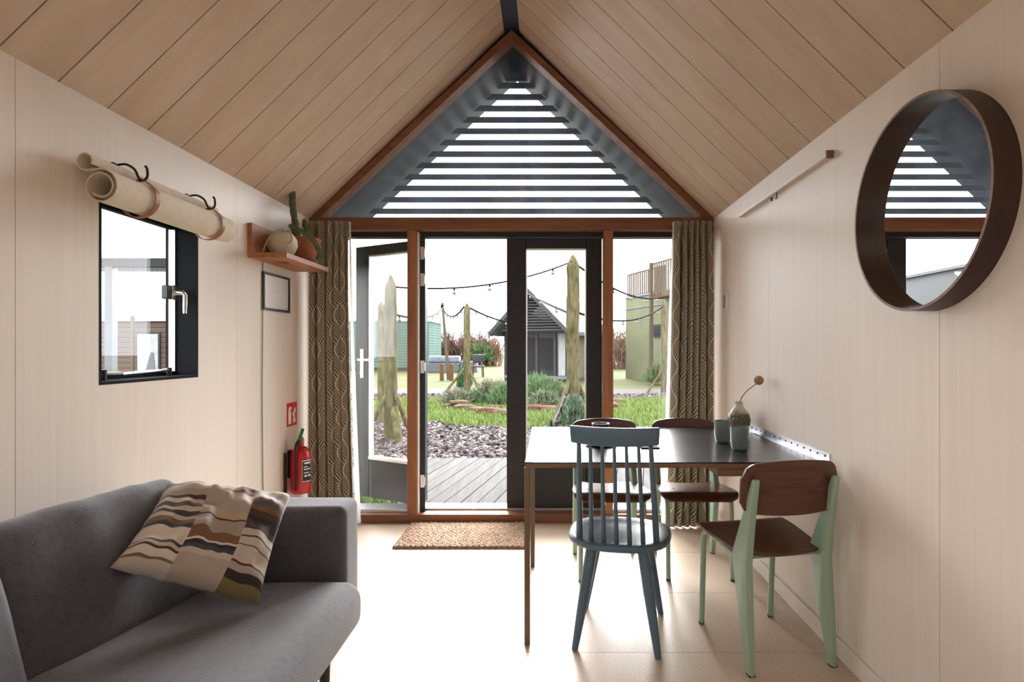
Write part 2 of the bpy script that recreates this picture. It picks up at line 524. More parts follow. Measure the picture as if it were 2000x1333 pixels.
nt.links.new(cream, mc.inputs[0]); nt.links.new(mc.outputs[0], p.inputs['Base Color']); p.inputs['Roughness'].default_value = 0.9
M['curtain'] = m
# lining lets daylight through
m, nt, p, out = newmat('white_lining'); nt.nodes.remove(p)
df = N(nt, 'ShaderNodeBsdfDiffuse'); df.inputs['Color'].default_value = (0.8, 0.79, 0.76, 1)
tl = N(nt, 'ShaderNodeBsdfTranslucent'); tl.inputs['Color'].default_value = (0.75, 0.74, 0.71, 1)
mx = N(nt, 'ShaderNodeMixShader'); mx.inputs[0].default_value = 0.4
nt.links.new(df.outputs[0], mx.inputs[1]); nt.links.new(tl.outputs[0], mx.inputs[2]); nt.links.new(mx.outputs[0], out.inputs[0])
M['lining'] = m

# striped patchwork pillow
m, nt, p, out = newmat('striped_patchwork')
uv = N(nt, 'ShaderNodeUVMap'); sp = N(nt, 'ShaderNodeSeparateXYZ'); nt.links.new(uv.outputs[0], sp.inputs[0])
U = sp.outputs['X']; V = sp.outputs['Y']
PALE, WHT, BEI, TAN, BRN, DBR, NAV, BLK, MAR, OLV = (196, 186, 174), (216, 209, 199), (172, 160, 149), (184, 164, 139), (122, 88, 60), (72, 52, 46), (64, 66, 74), (42, 33, 35), (84, 44, 42), (120, 105, 66)
cols = ([(0, (92, 72, 72)), (.06, (112, 92, 88)), (.12, PALE), (.20, BEI), (.26, DBR), (.30, PALE), (.36, (95, 70, 58)), (.42, PALE), (.46, NAV), (.50, PALE), (.54, BRN), (.60, NAV), (.64, WHT), (.78, NAV), (.81, PALE), (.84, MAR), (.86, WHT), (.92, OLV), (.94, PALE)],
        [(0, TAN), (.05, DBR), (.10, BEI), (.13, BRN), (.17, TAN), (.20, BEI), (.40, TAN), (.47, MAR), (.485, (165, 155, 145)), (.62, BRN), (.70, WHT), (.72, BLK), (.76, NAV), (.80, PALE), (.84, (178, 165, 152))],
        [(0, TAN), (.03, (168, 157, 148)), (.20, BRN), (.24, (82, 84, 92)), (.29, BRN), (.33, DBR), (.38, BLK), (.50, DBR), (.54, PALE), (.60, NAV), (.615, PALE), (.68, BRN), (.695, PALE), (.82, MAR), (.835, BEI), (.88, BLK), (.94, OLV)])
vt = mth(nt, 'SUBTRACT', 1.0, V)
outs = []
for stops in cols:
    rp = N(nt, 'ShaderNodeValToRGB'); rp.color_ramp.interpolation = 'CONSTANT'; cr = rp.color_ramp
    for i, (q, c) in enumerate(stops):
        e = cr.elements[i] if i < 2 else cr.elements.new(q)
        e.position = q; e.color = s2l(c) + (1,)
    nt.links.new(vt, rp.inputs['Fac']); outs.append(rp.outputs['Color'])
m1_ = N(nt, 'ShaderNodeMixRGB'); m2_ = N(nt, 'ShaderNodeMixRGB')
nt.links.new(mth(nt, 'GREATER_THAN', U, 0.33), m1_.inputs[0]); nt.links.new(outs[0], m1_.inputs[1]); nt.links.new(outs[1], m1_.inputs[2])
nt.links.new(mth(nt, 'GREATER_THAN', U, 0.68), m2_.inputs[0]); nt.links.new(m1_.outputs[0], m2_.inputs[1]); nt.links.new(outs[2], m2_.inputs[2])
nt.links.new(m2_.outputs[0], p.inputs['Base Color'])
p.inputs['Roughness'].default_value = 0.75; p.inputs['Sheen Weight'].default_value = 0.2
M['stripes'] = m

# vase: cream shoulder running into green-brown glaze, by height on the pot itself
m, nt, p, out = newmat('two_tone_glaze')
tc = N(nt, 'ShaderNodeTexCoord'); sp = N(nt, 'ShaderNodeSeparateXYZ'); nt.links.new(tc.outputs['Object'], sp.inputs[0])
nz = N(nt, 'ShaderNodeTexNoise', Scale=35.0, Detail=3.0); nt.links.new(tc.outputs['Object'], nz.inputs['Vector'])
hz = mth(nt, 'ADD', mth(nt, 'MULTIPLY', sp.outputs['Z'], 1 / 0.175), mth(nt, 'MULTIPLY', mth(nt, 'SUBTRACT', nz.outputs['Fac'], 0.5), 0.35))
rp = N(nt, 'ShaderNodeValToRGB')
rp.color_ramp.elements[0].position = 0.25; rp.color_ramp.elements[0].color = (0.16, 0.16, 0.11, 1)
rp.color_ramp.elements[1].position = 0.78; rp.color_ramp.elements[1].color = (0.62, 0.55, 0.46, 1)
e = rp.color_ramp.elements.new(0.55); e.color = (0.09, 0.085, 0.04, 1)
nt.links.new(hz, rp.inputs['Fac']); nt.links.new(rp.outputs['Color'], p.inputs['Base Color']); p.inputs['Roughness'].default_value = 0.22
M['vase'] = m

# ------------------------------------------------------------------ room geometry constants
XL, XR = -1.705, 1.186
XC = (XL + XR) / 2; HW = (XR - XL) / 2
EZ = 2.18; SL = 0.973; RB = 0.055        # eave height, roof slope, half width of ridge beam
RZ = EZ + SL * (HW - RB)                 # soffit height of ridge beam
YB, YF = -1.70, 4.14                     # rear wall, glazed gable


def roofz(x): return EZ + SL * (HW - abs(x - XC))


# ---- floor
fl = MB().box(XL - 0.12, XR + 0.12, YB - 0.1, 4.30, -0.10, -0.012).build('floor', M['joint'])
tag(fl, 'pale speckled floor laid in wide sheets with fine joints', 'floor', kind='structure')
y = 4.081 - 0.577 * 11
while y < 4.14:
    y0, y1 = max(y, YB), min(y + 0.577, 4.15)
    if y1 - y0 > 0.02:
        MB().box(XL, XR, y0 + 0.0012, y1 - 0.0012, -0.012, 0.0).build('floor_tile', M['floor'], fl)
    y += 0.577

# ---- side walls
FILL_WIN = (-1.45, 0.15, 0.9, 2.05)        # unseen window added beside the viewer for fill daylight
WIN = (2.172, 2.788, 1.11, 1.855)        # y0,y1,z0,z1 of the window in the left wall


def ring(mb, x0, x1, y0, y1, z0, z1, w):
    a, b, c, d = w
    mb.box(x0, x1, y0, a, z0, z1); mb.box(x0, x1, b, y1, z0, z1)
    mb.box(x0, x1, a, b, z0, c); mb.box(x0, x1, a, b, d, z1)
    return mb


wl = ring(ring(MB(), XL - 0.15, XL - 0.012, 1.0, 4.22, -0.1, EZ + 0.02, WIN), XL - 0.15, XL - 0.012, YB - 0.1, 1.0, -0.1, EZ + 0.02, FILL_WIN).build('wall_left', M['joint'])
tag(wl, 'left wall of pale birch plywood panels with a small window', 'wall', kind='structure')
for y0, y1 in ((YB, 0.525), (0.525, 1.831), (1.831, 3.137), (3.137, 4.14)):
    mb = MB()
    y0 += 0.0012; y1 -= 0.0012
    for w_ in (WIN, FILL_WIN):
        if y0 < w_[0] < y1: break
    else: w_ = None
    if w_:
        def rect(x): return [(x, y0, 0), (x, y1, 0), (x, y1, EZ), (x, y0, EZ), (x, w_[0], w_[2]), (x, w_[1], w_[2]), (x, w_[1], w_[3]), (x, w_[0], w_[3])]
        q = [(0, 1, 5, 4), (1, 2, 6, 5), (2, 3, 7, 6), (3, 0, 4, 7)]
        mb.add(rect(XL) + rect(XL - 0.012), q + [tuple(i + 8 for i in reversed(f)) for f in q] +
               [(4, 5, 13, 12), (5, 6, 14, 13), (6, 7, 15, 14), (7, 4, 12, 15), (0, 3, 11, 8), (1, 9, 10, 2)])
    else:
        mb.box(XL - 0.012, XL, y0, y1, 0, EZ)
    mb.build('wall_panel', M['ply_wall'], wl)
wr_ = MB().box(XR + 0.012, XR + 0.15, YB - 0.1, 4.22, -0.1, EZ + 0.02).build('wall_right', M['joint'])
tag(wr_, 'right wall of pale birch plywood panels', 'wall', kind='structure')
for y0, y1 in ((YB, -0.98), (-0.98, 0.378), (0.378, 1.732), (1.732, 3.08), (3.08, 4.14)):
    MB().box(XR, XR + 0.012, y0 + 0.0012, y1 - 0.0012, 0, EZ).build('wall_panel', M['ply_wall'], wr_)
for nm, x0, x1 in (('baseboard_left', XL, XL + 0.014), ('baseboard_right', XR - 0.014, XR)):
    o = MB().box(x0, x1, YB, 4.08, 0.0, 0.075).build(nm, M['ply_wall'], bevel=0.002)
    tag(o, 'low pale plywood skirting board along the %s wall' % nm.split('_')[1], 'baseboard', kind='structure')

# ---- ceiling: two slopes of boards
ce = MB()
for sx in (-1, 1):
    xe = XC + sx * (HW + 0.02); xr = XC + sx * (RB - 0.0)
    za = EZ - 0.02 * SL; o_ = 0.016
    ce.prism([(xe, YB - 0.1, za + o_), (xr, YB - 0.1, RZ + o_), (xr, YB - 0.1, RZ + o_ + 0.12), (xe, YB - 0.1, za + o_ + 0.12)], (0, 4.22 - YB + 0.1, 0))
ce = ce.build('ceiling', M['joint'])
tag(ce, 'pitched ceiling of birch plywood boards coloured darker for shade, meeting at a dark ridge', 'ceiling', kind='structure')
for sx, ph in ((-1, 1.993), (1, 1.674)):
    st_ = 0.2215 if sx < 0 else 0.2275
    y = ph - st_ * 17
    while y < 4.14:
        y0, y1 = max(y, YB) + 0.0030, min(y + st_, 4.14) - 0.0030
        if y1 - y0 > 0.03:
            xe = XC + sx * HW; xr = XC + sx * RB
            MB().prism([(xe, y0, EZ), (xr, y0, RZ), (xr, y0, RZ + 0.0165), (xe, y0, EZ + 0.0165)], (0, y1 - y0, 0)).build('ceiling_board', M['ply_ceil_shade'], ce)
        y += st_
o = MB().box(XC - RB + 0.001, XC + RB - 0.001, YB, 4.14, RZ, RZ + 0.14).build('trim_1', M['ridge'])
tag(o, 'dark blue ridge beam running along the ceiling peak', 'beam', kind='structure')

# ---- rear wall behind the camera, and the wide window added beside the viewer for fill
rw = MB().prism([(XL, YB - 0.12, -0.1), (XR, YB - 0.12, -0.1), (XR, YB - 0.12, EZ), (XC + RB, YB - 0.12, RZ), (XC - RB, YB - 0.12, RZ), (XL, YB - 0.12, EZ)], (0, 0.12, 0))
rw = rw.build('wall_rear', M['ply_wall']); tag(rw, 'plywood wall behind the viewer', 'wall', kind='structure')
w5 = empty('fill_window_5', (XL - 0.08, -0.65, 0.9), 'unseen wide window added in the left wall for fill daylight', 'window', kind='structure')
a_, b_, c_, d_ = FILL_WIN
mb = MB()
for yv in (a_, (a_ + b_) / 2 - 0.03, b_ - 0.06): mb.box(XL - 0.11, XL - 0.05, yv, yv + 0.06, c_, d_)
mb.box(XL - 0.11, XL - 0.05, a_, b_, c_, c_ + 0.05); mb.box(XL - 0.11, XL - 0.05, a_, b_, d_ - 0.05, d_)
mb.build('window_frame', M['black'], w5)
MB().box(XL - 0.085, XL - 0.075, a_ + 0.04, b_ - 0.04, c_ + 0.04, d_ - 0.04).build('pane', M['glass'], w5)

# ---- glowing disc added out of view above the viewer as fill light
m, nt, p, out = newmat('fill_lamp_glow')
p.inputs['Emission Color'].default_value = (1.0, 0.93, 0.86, 1); p.inputs['Emission Strength'].default_value = 1.2; p.inputs['Base Color'].default_value = (0.8, 0.8, 0.78, 1)
M['opal'] = m
lm = empty('added_fill_lamp', (XC, 0.1, 2.93), 'flat glowing disc added under the ridge above the viewer as fill light', 'lamp')
MB().lathe([(0.001, 0), (0.38, 0), (0.40, 0.015), (0.38, 0.03), (0.001, 0.03)], (XC, 0.1, 2.93), 40).build('fill_disc', M['opal'], lm, smooth=True)
MB().tube([(XC, 0.1, 2.96), (XC, 0.1, RZ)], 0.008, 8).build('fill_disc_rod', M['ridge'], lm)

# ------------------------------------------------------------------ glazed gable (front)
# raking timbers, transom, posts and sill
BT, BB = 2.188, 2.099
gb = empty('wall_front', (XC, YF, 0), 'glazed gable end framed in reddish timber', 'wall', kind='structure')
for sx in (-1, 1):
    xe = XC + sx * (HW - 0.002); w_ = 0.062
    MB().prism([(xe, YF - 0.05, EZ - 0.0), (XC, YF - 0.05, roofz(XC) - 0.055), (XC, YF - 0.05, roofz(XC) - 0.055 - w_), (xe, YF - 0.05, EZ - w_)], (0, 0.11, 0)).build('raking_timber', M['larch_h'], gb)
MB().box(XL, XR, YF - 0.055, YF + 0.07, BB, BT).build('transom_beam', M['larch_h'], gb, bevel=0.003)
for x0, x1 in ((-1.008, -0.937), (0.400, 0.469), (XL, XL + 0.055), (XR - 0.055, XR)):
    MB().box(x0, x1, YF - 0.045, YF + 0.07, 0.06, BB).build('post', M['larch'], gb, bevel=0.003)
MB().box(XL, XR, YF - 0.055, YF + 0.07, 0.0, 0.062).build('sill_timber', M['larch_h'], gb, bevel=0.003)
MB().box(-0.937, -0.93, YF - 0.03, YF + 0.07, 0.06, BB - 0.012).build('seal_strip', M['white'], gb)
MB().box(XL + 0.05, XR - 0.05, YF + 0.03, YF + 0.12, BB - 0.035, BB).build('door_head', M['black'], gb)
MB().box(XL + 0.05, XR - 0.05, YF + 0.06, YF + 0.20, 0.03, 0.075).build('threshold', M['alu'], gb)

w1 = empty('window_1', (XC, YF + 0.05, BT), 'triangular gable window above the doors', 'window', kind='structure')
zt = roofz(XC) - 0.055 - 0.05
MB().prism([(XL + 0.05, YF + 0.035, BT - 0.01), (XR - 0.05, YF + 0.035, BT - 0.01), (XC, YF + 0.035, zt)], (0, 0.012, 0)).build('pane', M['glass_dusty'], w1)
for nm, n, x0, x1, lb in (('window_2', 2, XL + 0.05, -1.0, 'tall fixed side light left of the open door'), ('window_3', 3, 0.462, XR - 0.05, 'tall fixed side light right of the doors')):
    w = empty(nm, ((x0 + x1) / 2, YF + 0.05, 0.06), lb, 'window', kind='structure')
    MB().box(x0, x1, YF + 0.03, YF + 0.042, 0.06, BB - 0.03).build('pane', M['glass'], w)
    MB().box(x0 + 0.005, x1 - 0.005, YF + 0.0, YF + 0.03, 0.06, 0.085).build('glazing_bead', M['alu'], w)


def door_leaf(name, width, handle_free, label, hinge_labels=True):
    """leaf in local coords: hinge at x=0, free edge at x=width, thickness y 0..0.055 (y=0 is the inside face), z 0..1.99"""
    r = empty(name)
    tag(r, label, 'door', kind='structure')
    zt = 1.985; s0, s1, t_, b0 = 0.115, 0.14, 0.075, 0.30
    for x0, x1 in ((0, s0), (width - s1, width)):
        MB().box(x0, x1, 0, 0.055, 0, zt).build('stile', M['black'], r, bevel=0.003)
    MB().box(s0, width - s1, 0, 0.055, zt - t_, zt).build('top_rail', M['black'], r, bevel=0.003)
    MB().box(s0, width - s1, 0.006, 0.049, 0.0, b0).build('lower_panel', M['black'], r, bevel=0.003)
    MB().box(s0, width - s1, 0.0, 0.055, b0, b0 + 0.022).build('glazing_bar', M['alu'], r)
    MB().box(s0 - 0.004, width - s1 + 0.004, 0.022, 0.034, b0 + 0.02, zt - t_ + 0.004).build('pane', M['glass'], r)
    mb = MB()
    for x0, x1 in ((s0, s0 + 0.008), (width - s1 - 0.008, width - s1)): mb.box(x0, x1, 0.004, 0.051, b0 + 0.02, zt - t_)
    mb.box(s0, width - s1, 0.004, 0.051, zt - t_ - 0.008, zt - t_)
    mb.build('glazing_seal', M['alu'], r)
    return r


# right leaf, closed, hinge on the right post
LW = 0.70
d2 = door_leaf('door_2', LW, 0, 'closed black glazed door leaf')
d2.location = (0.398, YF + 0.115, 0.075); d2.rotation_euler = (0, 0, PI)
# left leaf, swung out against the side light
d1 = door_leaf('door_1', LW, 0, 'black glazed door leaf swung wide open outside')
hd = MB()
hd.box(LW - 0.095, LW - 0.055, 0.055, 0.063, 0.94, 1.17)
hd.build('handle_plate', M['white'], d1, bevel=0.004)
hp = MB().tube([(LW - 0.075, 0.06, 1.085), (LW - 0.075, 0.10, 1.085), (LW - 0.09, 0.11, 1.085), (LW - 0.20, 0.11, 1.085)], 0.009, 8)
hp.build('lever_handle', M['white'], d1, smooth=True)
MB().lathe([(0.001, -0.01), (0.013, -0.01), (0.013, 0.015), (0.001, 0.015)], (LW - 0.075, 0.06, 0.98), 12, Matrix.Rotation(PI / 2, 3, 'X')).build('lock_cylinder', M['steel'], d1, smooth=True)
MB().tube([(LW - 0.04, 0.055, 0.22), (LW - 0.04, 0.075, 0.22), (LW - 0.04, 0.085, 0.22)], [0.014, 0.014, 0.012], 10).build('door_stop', M['steel'], d1, smooth=True)
d1.location = (-0.905, YF + 0.15, 0.075); d1.rotation_euler = (0, 0, PI - 0.515)
# jamb with four hinges that carries the open leaf
jb = MB().box(-0.928, -0.892, YF + 0.02, YF + 0.10, 0.06, BB - 0.03).build('jamb', M['black'], gb)
for yy in (495, 547, 717, 940):
    z = at(824, yy, YF + 0.02).z
    hg = MB().box(-0.925, -0.896, YF + 0.012, YF + 0.02, z - 0.046, z + 0.046)
    hg.tube([(-0.897, YF + 0.012, z - 0.03), (-0.897, YF + 0.012, z + 0.03)], 0.008, 8)
    hg.build('hinge', M['steel'], jb, smooth=True)

# ------------------------------------------------------------------ roof overhang with slatted gable screen
ov = empty('roof_overhang', (XC, 4.5, EZ), 'dark roof overhang with a slatted triangular screen outside the gable', 'roof', kind='structure')
YE = 4.89
for sx in (-1, 1):
    xe = XC + sx * (HW + 0.28)
    za = roofz(xe); zr = roofz(XC) - 0.05
    MB().prism([(xe, 4.215, za), (XC, 4.215, zr), (XC, 4.215, zr + 0.16), (xe, 4.215, za + 0.16)], (0, YE - 4.215, 0)).build('soffit', M['ext_black'], ov)
    MB().prism([(xe, YB - 0.2, za + 0.135), (XC, YB - 0.2, zr + 0.19), (XC, YB - 0.2, zr + 0.23), (xe, YB - 0.2, za + 0.17)], (0, YE + 0.02 - YB + 0.2, 0)).build('roof_sheet', M['ext_black'], ov)
    MB().box(min(xe, xe - sx * 0.03), max(xe, xe - sx * 0.03), YB - 0.1, 4.215, za - 0.02, za + 0.14).build('eave_fascia', M['ext_black'], ov)
rot = Matrix.Rotation(0.12, 3, 'X')
for k in range(13):
    z = 3.409 - 0.0938 * k
    if z < 2.27: break
    w = (roofz(XC) - 0.05 - (z + 0.024)) / SL - 0.004
    wt_ = (roofz(XC) - 0.05 - (z + 0.0225)) / SL - 0.002; wb__ = (roofz(XC) - 0.05 - (z - 0.0225)) / SL - 0.002
    MB().prism([(XC - wb__, 4.688, z - 0.0225), (XC + wb__, 4.688, z - 0.0225), (XC + wt_, 4.688, z + 0.0225), (XC - wt_, 4.688, z + 0.0225)], (0, 0.026, 0.003)).build('slat', M['ext_black'], ov)
zz = 3.452
MB().prism([(XC - (roofz(XC) - .05 - zz) / SL, 4.69, zz), (XC + (roofz(XC) - .05 - zz) / SL, 4.69, zz), (XC, 4.69, roofz(XC) - 0.05)], (0, 0.03, 0)).build('screen_peak', M['ext_black'], ov)
MB().box(XC - HW - 0.02, XC + HW + 0.02, 4.67, 4.73, 2.19, 2.265).build('screen_tie_beam', M['ext_black'], ov)

# ------------------------------------------------------------------ side window with blind
w4 = empty('window_4', (XL, 2.48, 1.11), 'small black side window with a steel handle', 'window', kind='structure')
y0, y1, z0, z1 = WIN
for nm, b in (('reveal_side', (XL - 0.15, XL + 0.001, y1 - 0.012, y1, z0, z1)), ('reveal_side', (XL - 0.15, XL + 0.001, y0, y0 + 0.012, z0, z1)),
              ('reveal_top', (XL - 0.15, XL + 0.001, y0 + 0.012, y1 - 0.012, z1 - 0.012, z1)), ('reveal_sill', (XL - 0.15, XL + 0.001, y0 + 0.012, y1 - 0.012, z0, z0 + 0.012))):
    MB().box(*b).build(nm, M['black_matt'], w4)
xs = XL - 0.10
mb = MB()
mb.box(xs - 0.03, xs, y0 + .012, y1 - .012, z0 + .012, z0 + .03); mb.box(xs - 0.03, xs, y0 + .012, y1 - .012, z1 - .03, z1 - .012)
mb.box(xs - 0.03, xs, y0 + .012, y0 + .03, z0 + .03, z1 - .03)
mb.build('sash_frame', M['black_matt'], w4)
MB().box(xs - 0.03, xs, y1 - .021, y1 - .012, z0 + .03, z1 - .03).build('sash_edge', M['alu'], w4)
MB().box(xs - 0.02, xs - 0.012, y0 + .025, y1 - .025, z0 + .025, z1 - .025).build('pane', M['glass'], w4)
hy, hz_ = 2.70, 1.515
hb = MB().box(xs, xs + 0.03, hy - 0.03, hy + 0.035, hz_ - 0.032, hz_ + 0.032).build('handle_base', M['black'], w4, bevel=0.003)
MB().box(xs + 0.03, xs + 0.034, hy - 0.005, hy + 0.035, hz_ - 0.035, hz_ + 0.035).build('handle_plate', M['steel'], hb)
MB().tube([(xs + 0.03, hy + 0.02, hz_), (xs + 0.07, hy + 0.02, hz_), (xs + 0.078, hy + 0.022, hz_ - 0.012), (xs + 0.085, hy + 0.01, hz_ - 0.10)], [0.013, 0.012, 0.011, 0.008], 10).build('lever', M['steel'], hb, smooth=True)
stb = MB().tube([(xs + 0.035, y0 + 0.03, z0 + 0.035), (xs + 0.035, y0 + 0.20, z0 + 0.032)], 0.012, 8).build('stay_arm', M['iron'], w4, smooth=True)
MB().tube([(xs + 0.035, y0 + 0.20, z0 + 0.032), (xs + 0.025, y1 - 0.10, z0 + 0.04)], 0.007, 8).build('stay_rod', M['steel'], stb, smooth=True)
MB().tube([(xs + 0.035, y0 + 0.10, z0 + 0.012), (xs + 0.035, y0 + 0.10, z0 + 0.055)], 0.016, 10).build('stay_pivot', M['iron'], stb, smooth=True)
MB().tube([(xs + 0.025, y1 - 0.10, z0 + 0.012), (xs + 0.025, y1 - 0.10, z0 + 0.05)], 0.012, 10).build('stay_end', M['iron'], stb, smooth=True)
for zq in (1.70, 1.73):
    MB().tube([(xs + 0.0, y0 + 0.016, zq), (xs + 0.03, y0 + 0.016, zq)], 0.011, 8).build('hinge_knuckle', M['iron'], w4, smooth=True)

# rolled felt blind
bl = empty('rolled_blind', (-1.605, 2.42, 1.76), 'cream felt blind rolled up above the side window in leather straps', 'blind')
C1 = Vector((-1.600, 1.832)); C2 = Vector((-1.655, 1.922))
path = []
for k in range(64):
    t = k / 63.0
    a = -0.6 - 2 * PI * 1.75 + 2 * PI * 1.75 * t + PI * 0.92
    r = 0.036 + 0.028 * t ** 0.9
    path.append(C1 + Vector((math.cos(a), math.sin(a))) * r)
aend = -0.6 + PI * 0.92
for k in range(1, 40):
    t = k / 39.0
    a = aend - PI + 0.25 - 2 * PI * 0.98 * t
    r = 0.034 - 0.010 * t
    path.append(C2 + Vector((math.cos(a), math.sin(a))) * r)
T = 0.0045
L, R = [], []
for i, q in enumerate(path):
    d_ = (path[min(i + 1, len(path) - 1)] - path[max(i - 1, 0)])
    d_ = d_.normalized() if d_.length > 1e-6 else Vector((1, 0))
    n_ = Vector((-d_.y, d_.x)) * T * 0.5
    L.append(q + n_); R.append(q - n_)
ya, yb = 2.045, 2.83
sec = L + R[::-1]; n = len(sec)
mb = MB()
mb.add([(q.x, ya, q.y) for q in sec] + [(q.x, yb, q.y) for q in sec], [(i, (i + 1) % n, n + (i + 1) % n, n + i) for i in range(n)])
m_ = len(path)
mb.f += [(i, i + 1, 2 * m_ - 2 - i, 2 * m_ - 1 - i) for i in range(m_ - 1)]
mb.f += [(n + i, n + 2 * m_ - 1 - i, n + 2 * m_ - 2 - i, n + i + 1) for i in range(m_ - 1)]
mb.build('felt_roll', M['felt'], bl, smooth=True, sharp=0.9)
MB().lathe([(0.001, 0), (0.040, 0), (0.040, 0.01), (0.001, 0.01)], (C1.x, 2.35, C1.y), 20, Matrix.Rotation(PI / 2, 3, 'X')).build('shade_disc', M['joint'], bl)  # dark disc added inside the roll so its hollow looks shaded
for i, yh in enumerate((2.245, 2.70)):
    mb = MB(); pts = []
    top = Vector((-1.594, yh, 1.917))
    for k in range(33):
        a = PI / 2 + 2 * PI * k / 32
        r_ = 0.069
        p_ = Vector((C1.x + math.cos(a) * r_, yh + 0.01 * math.sin(a), C1.y + math.sin(a) * r_))
        if math.sin(a) > 0.5: p_ = p_.lerp(top, ((math.sin(a) - 0.5) / 0.5) ** 2.6)
        pts.append(p_)
    vs = []
    for p_ in pts:
        for dy in (-0.012, 0.012): vs.append(p_ + Vector((0, dy, 0)))
        dr = (p_ - Vector((C1.x, p_.y, C1.y))).normalized() * 0.003
        for dy in (0.012, -0.012): vs.append(p_ + dr + Vector((0, dy, 0)))
    for k in range(32):
        for q in range(4): mb.f.append((4 * k + q, 4 * k + (q + 1) % 4, 4 * k + 4 + (q + 1) % 4, 4 * k + 4 + q))
    mb.v = vs
    mb.build('leather_strap', M['leather'], bl)
    hk = empty('blind_hook', (XL, yh, 1.95), ('black iron hook holding the near strap of the rolled blind', 'black iron hook holding the far strap of the rolled blind')[i], 'hook', 'blind hooks on the left wall')
    MB().lathe([(0.001, 0), (0.02, 0), (0.018, 0.006), (0.008, 0.009), (0.001, 0.009)], (XL, yh, 1.962), 14, Matrix.Rotation(PI / 2, 3, 'Y')).build('back_plate', M['iron'], hk, smooth=True)
    MB().tube(cr_pts([(XL, yh, 1.966), (-1.66, yh, 1.974), (-1.622, yh, 1.953), (-1.605, yh, 1.917), (-1.588, yh, 1.909), (-1.572, yh, 1.925), (-1.573, yh, 1.955), (-1.580, yh, 1.966)], 3), 0.0048, 8).build('hook_arm', M['iron'], hk, smooth=True)

# ------------------------------------------------------------------ wall shelf, plants, notice, cord
sh = empty('display_shelf', (XL, 3.55, 1.767), 'reddish wooden corner shelf with a raised back board on the left wall', 'shelf')
SY0, SY1, SZ = 3.244, 3.864, 1.767
MB().box(XL, XL + 0.026, SY0, SY1, SZ, SZ + 0.197).build('back_board', M['shelf_wood'], sh, bevel=0.002)
# shelf board with a round cut-out
hc = Vector((-1.60, 3.437)); hr = 0.045; x0, x1 = XL + 0.026, XL + 0.224
mb = MB(); segs = 32; outer = []; inner = []
for k in range(segs):
    a = 2 * PI * (k + 0.5) / segs; c_, s_ = math.cos(a), math.sin(a)
    tx = ((x1 if c_ > 0 else x0) - hc.x) / c_ if abs(c_) > 1e-6 else 1e9
    ty = ((SY1 if s_ > 0 else SY0) - hc.y) / s_ if abs(s_) > 1e-6 else 1e9
    t = min(tx, ty); outer.append((hc.x + c_ * t, hc.y + s_ * t)); inner.append((hc.x + c_ * hr, hc.y + s_ * hr))
for cx, cy in ((x0, SY0), (x1, SY0), (x1, SY1), (x0, SY1)):
    kk = min(range(segs), key=lambda q: (outer[q][0] - cx) ** 2 + (outer[q][1] - cy) ** 2); outer[kk] = (cx, cy)
vs = [(a, b, SZ) for a, b in outer] + [(a, b, SZ) for a, b in inner] + [(a, b, SZ + 0.028) for a, b in outer] + [(a, b, SZ + 0.028) for a, b in inner]
for k in range(segs):
    j = (k + 1) % segs
    mb.f += [(k, j, segs + j, segs + k), (2 * segs + k, 3 * segs + k, 3 * segs + j, 2 * segs + j), (k, 2 * segs + k, 2 * segs + j, j), (segs + k, segs + j, 3 * segs + j, 3 * segs + k)]
mb.v = [Vector(q) for q in vs]
mb.build('shelf_board', M['shelf_wood'], sh)
ZT = SZ + 0.028
gd = empty('white_gourd', (hc.x, hc.y, ZT), 'round cream pot with a thin trailing green stem on the shelf', 'pot')
MB().lathe([(0.001, -0.012), (0.038, -0.010), (0.07, 0.02), (0.086, 0.06), (0.083, 0.10), (0.06, 0.132), (0.03, 0.142), (0.022, 0.140), (0.02, 0.13), (0.001, 0.13)], (hc.x, hc.y + 0.01, ZT + 0.012), 32).build('round_body', M['gourd'], gd, smooth=True)
MB().tube(cr_pts([(hc.x, hc.y + .01, ZT + .14), (hc.x + 0.02, hc.y - 0.04, ZT + 0.165), (hc.x - 0.01, hc.y - 0.13, ZT + 0.10), (hc.x - 0.03, hc.y - 0.165, ZT + 0.01)]), 0.0045, 6).build('stem', M['vine'], gd, smooth=True)
MB().tube(cr_pts([(hc.x, hc.y + .01, ZT + .14), (hc.x + 0.05, hc.y - 0.01, ZT + 0.16), (hc.x + 0.085, hc.y - 0.05, ZT + 0.10), (hc.x + 0.07, hc.y - 0.075, ZT + 0.07)]), 0.0035, 6).build('stem', M['vine'], gd, smooth=True)
pc = empty('potted_cactus', (-1.585, 3.72, ZT), 'columnar cactus with a drooping arm in a terracotta pot on the shelf', 'cactus')
cx, cy = -1.585, 3.72
MB().lathe([(0.001, 0.0), (0.075, 0.0), (0.088, 0.03), (0.083, 0.03), (0.072, 0.008), (0.001, 0.008)], (cx, cy, ZT), 28).build('saucer', M['terracotta'], pc, smooth=True)
MB().lathe([(0.001, 0.008), (0.06, 0.008), (0.093, 0.13), (0.097, 0.13), (0.102, 0.168), (0.094, 0.168), (0.088, 0.145), (0.001, 0.145)], (cx, cy, ZT), 28).build('pot', M['terracotta'], pc, smooth=True)
def ribbed(pts, r, name, parent):
    mb = MB(); n_ = len(pts)
    rr = [r * (0.75 + 0.25 * min(1, i / 4)) * (1 + 0.10 * math.sin(i * 1.9)) * (1 if i < n_ - 3 else (0.9, 0.7, 0.35)[i - n_ + 3]) for i in range(n_)]
    mb.tube(pts, rr, 16)
    for i in range(n_):
        for k in range(16):
            if k % 2:
                v_ = mb.v[i * 16 + k]; mb.v[i * 16 + k] = v_.lerp(Vector(pts[i]), 0.28)
    return mb.build(name, M['cactus'], parent, smooth=True, sharp=1.4)
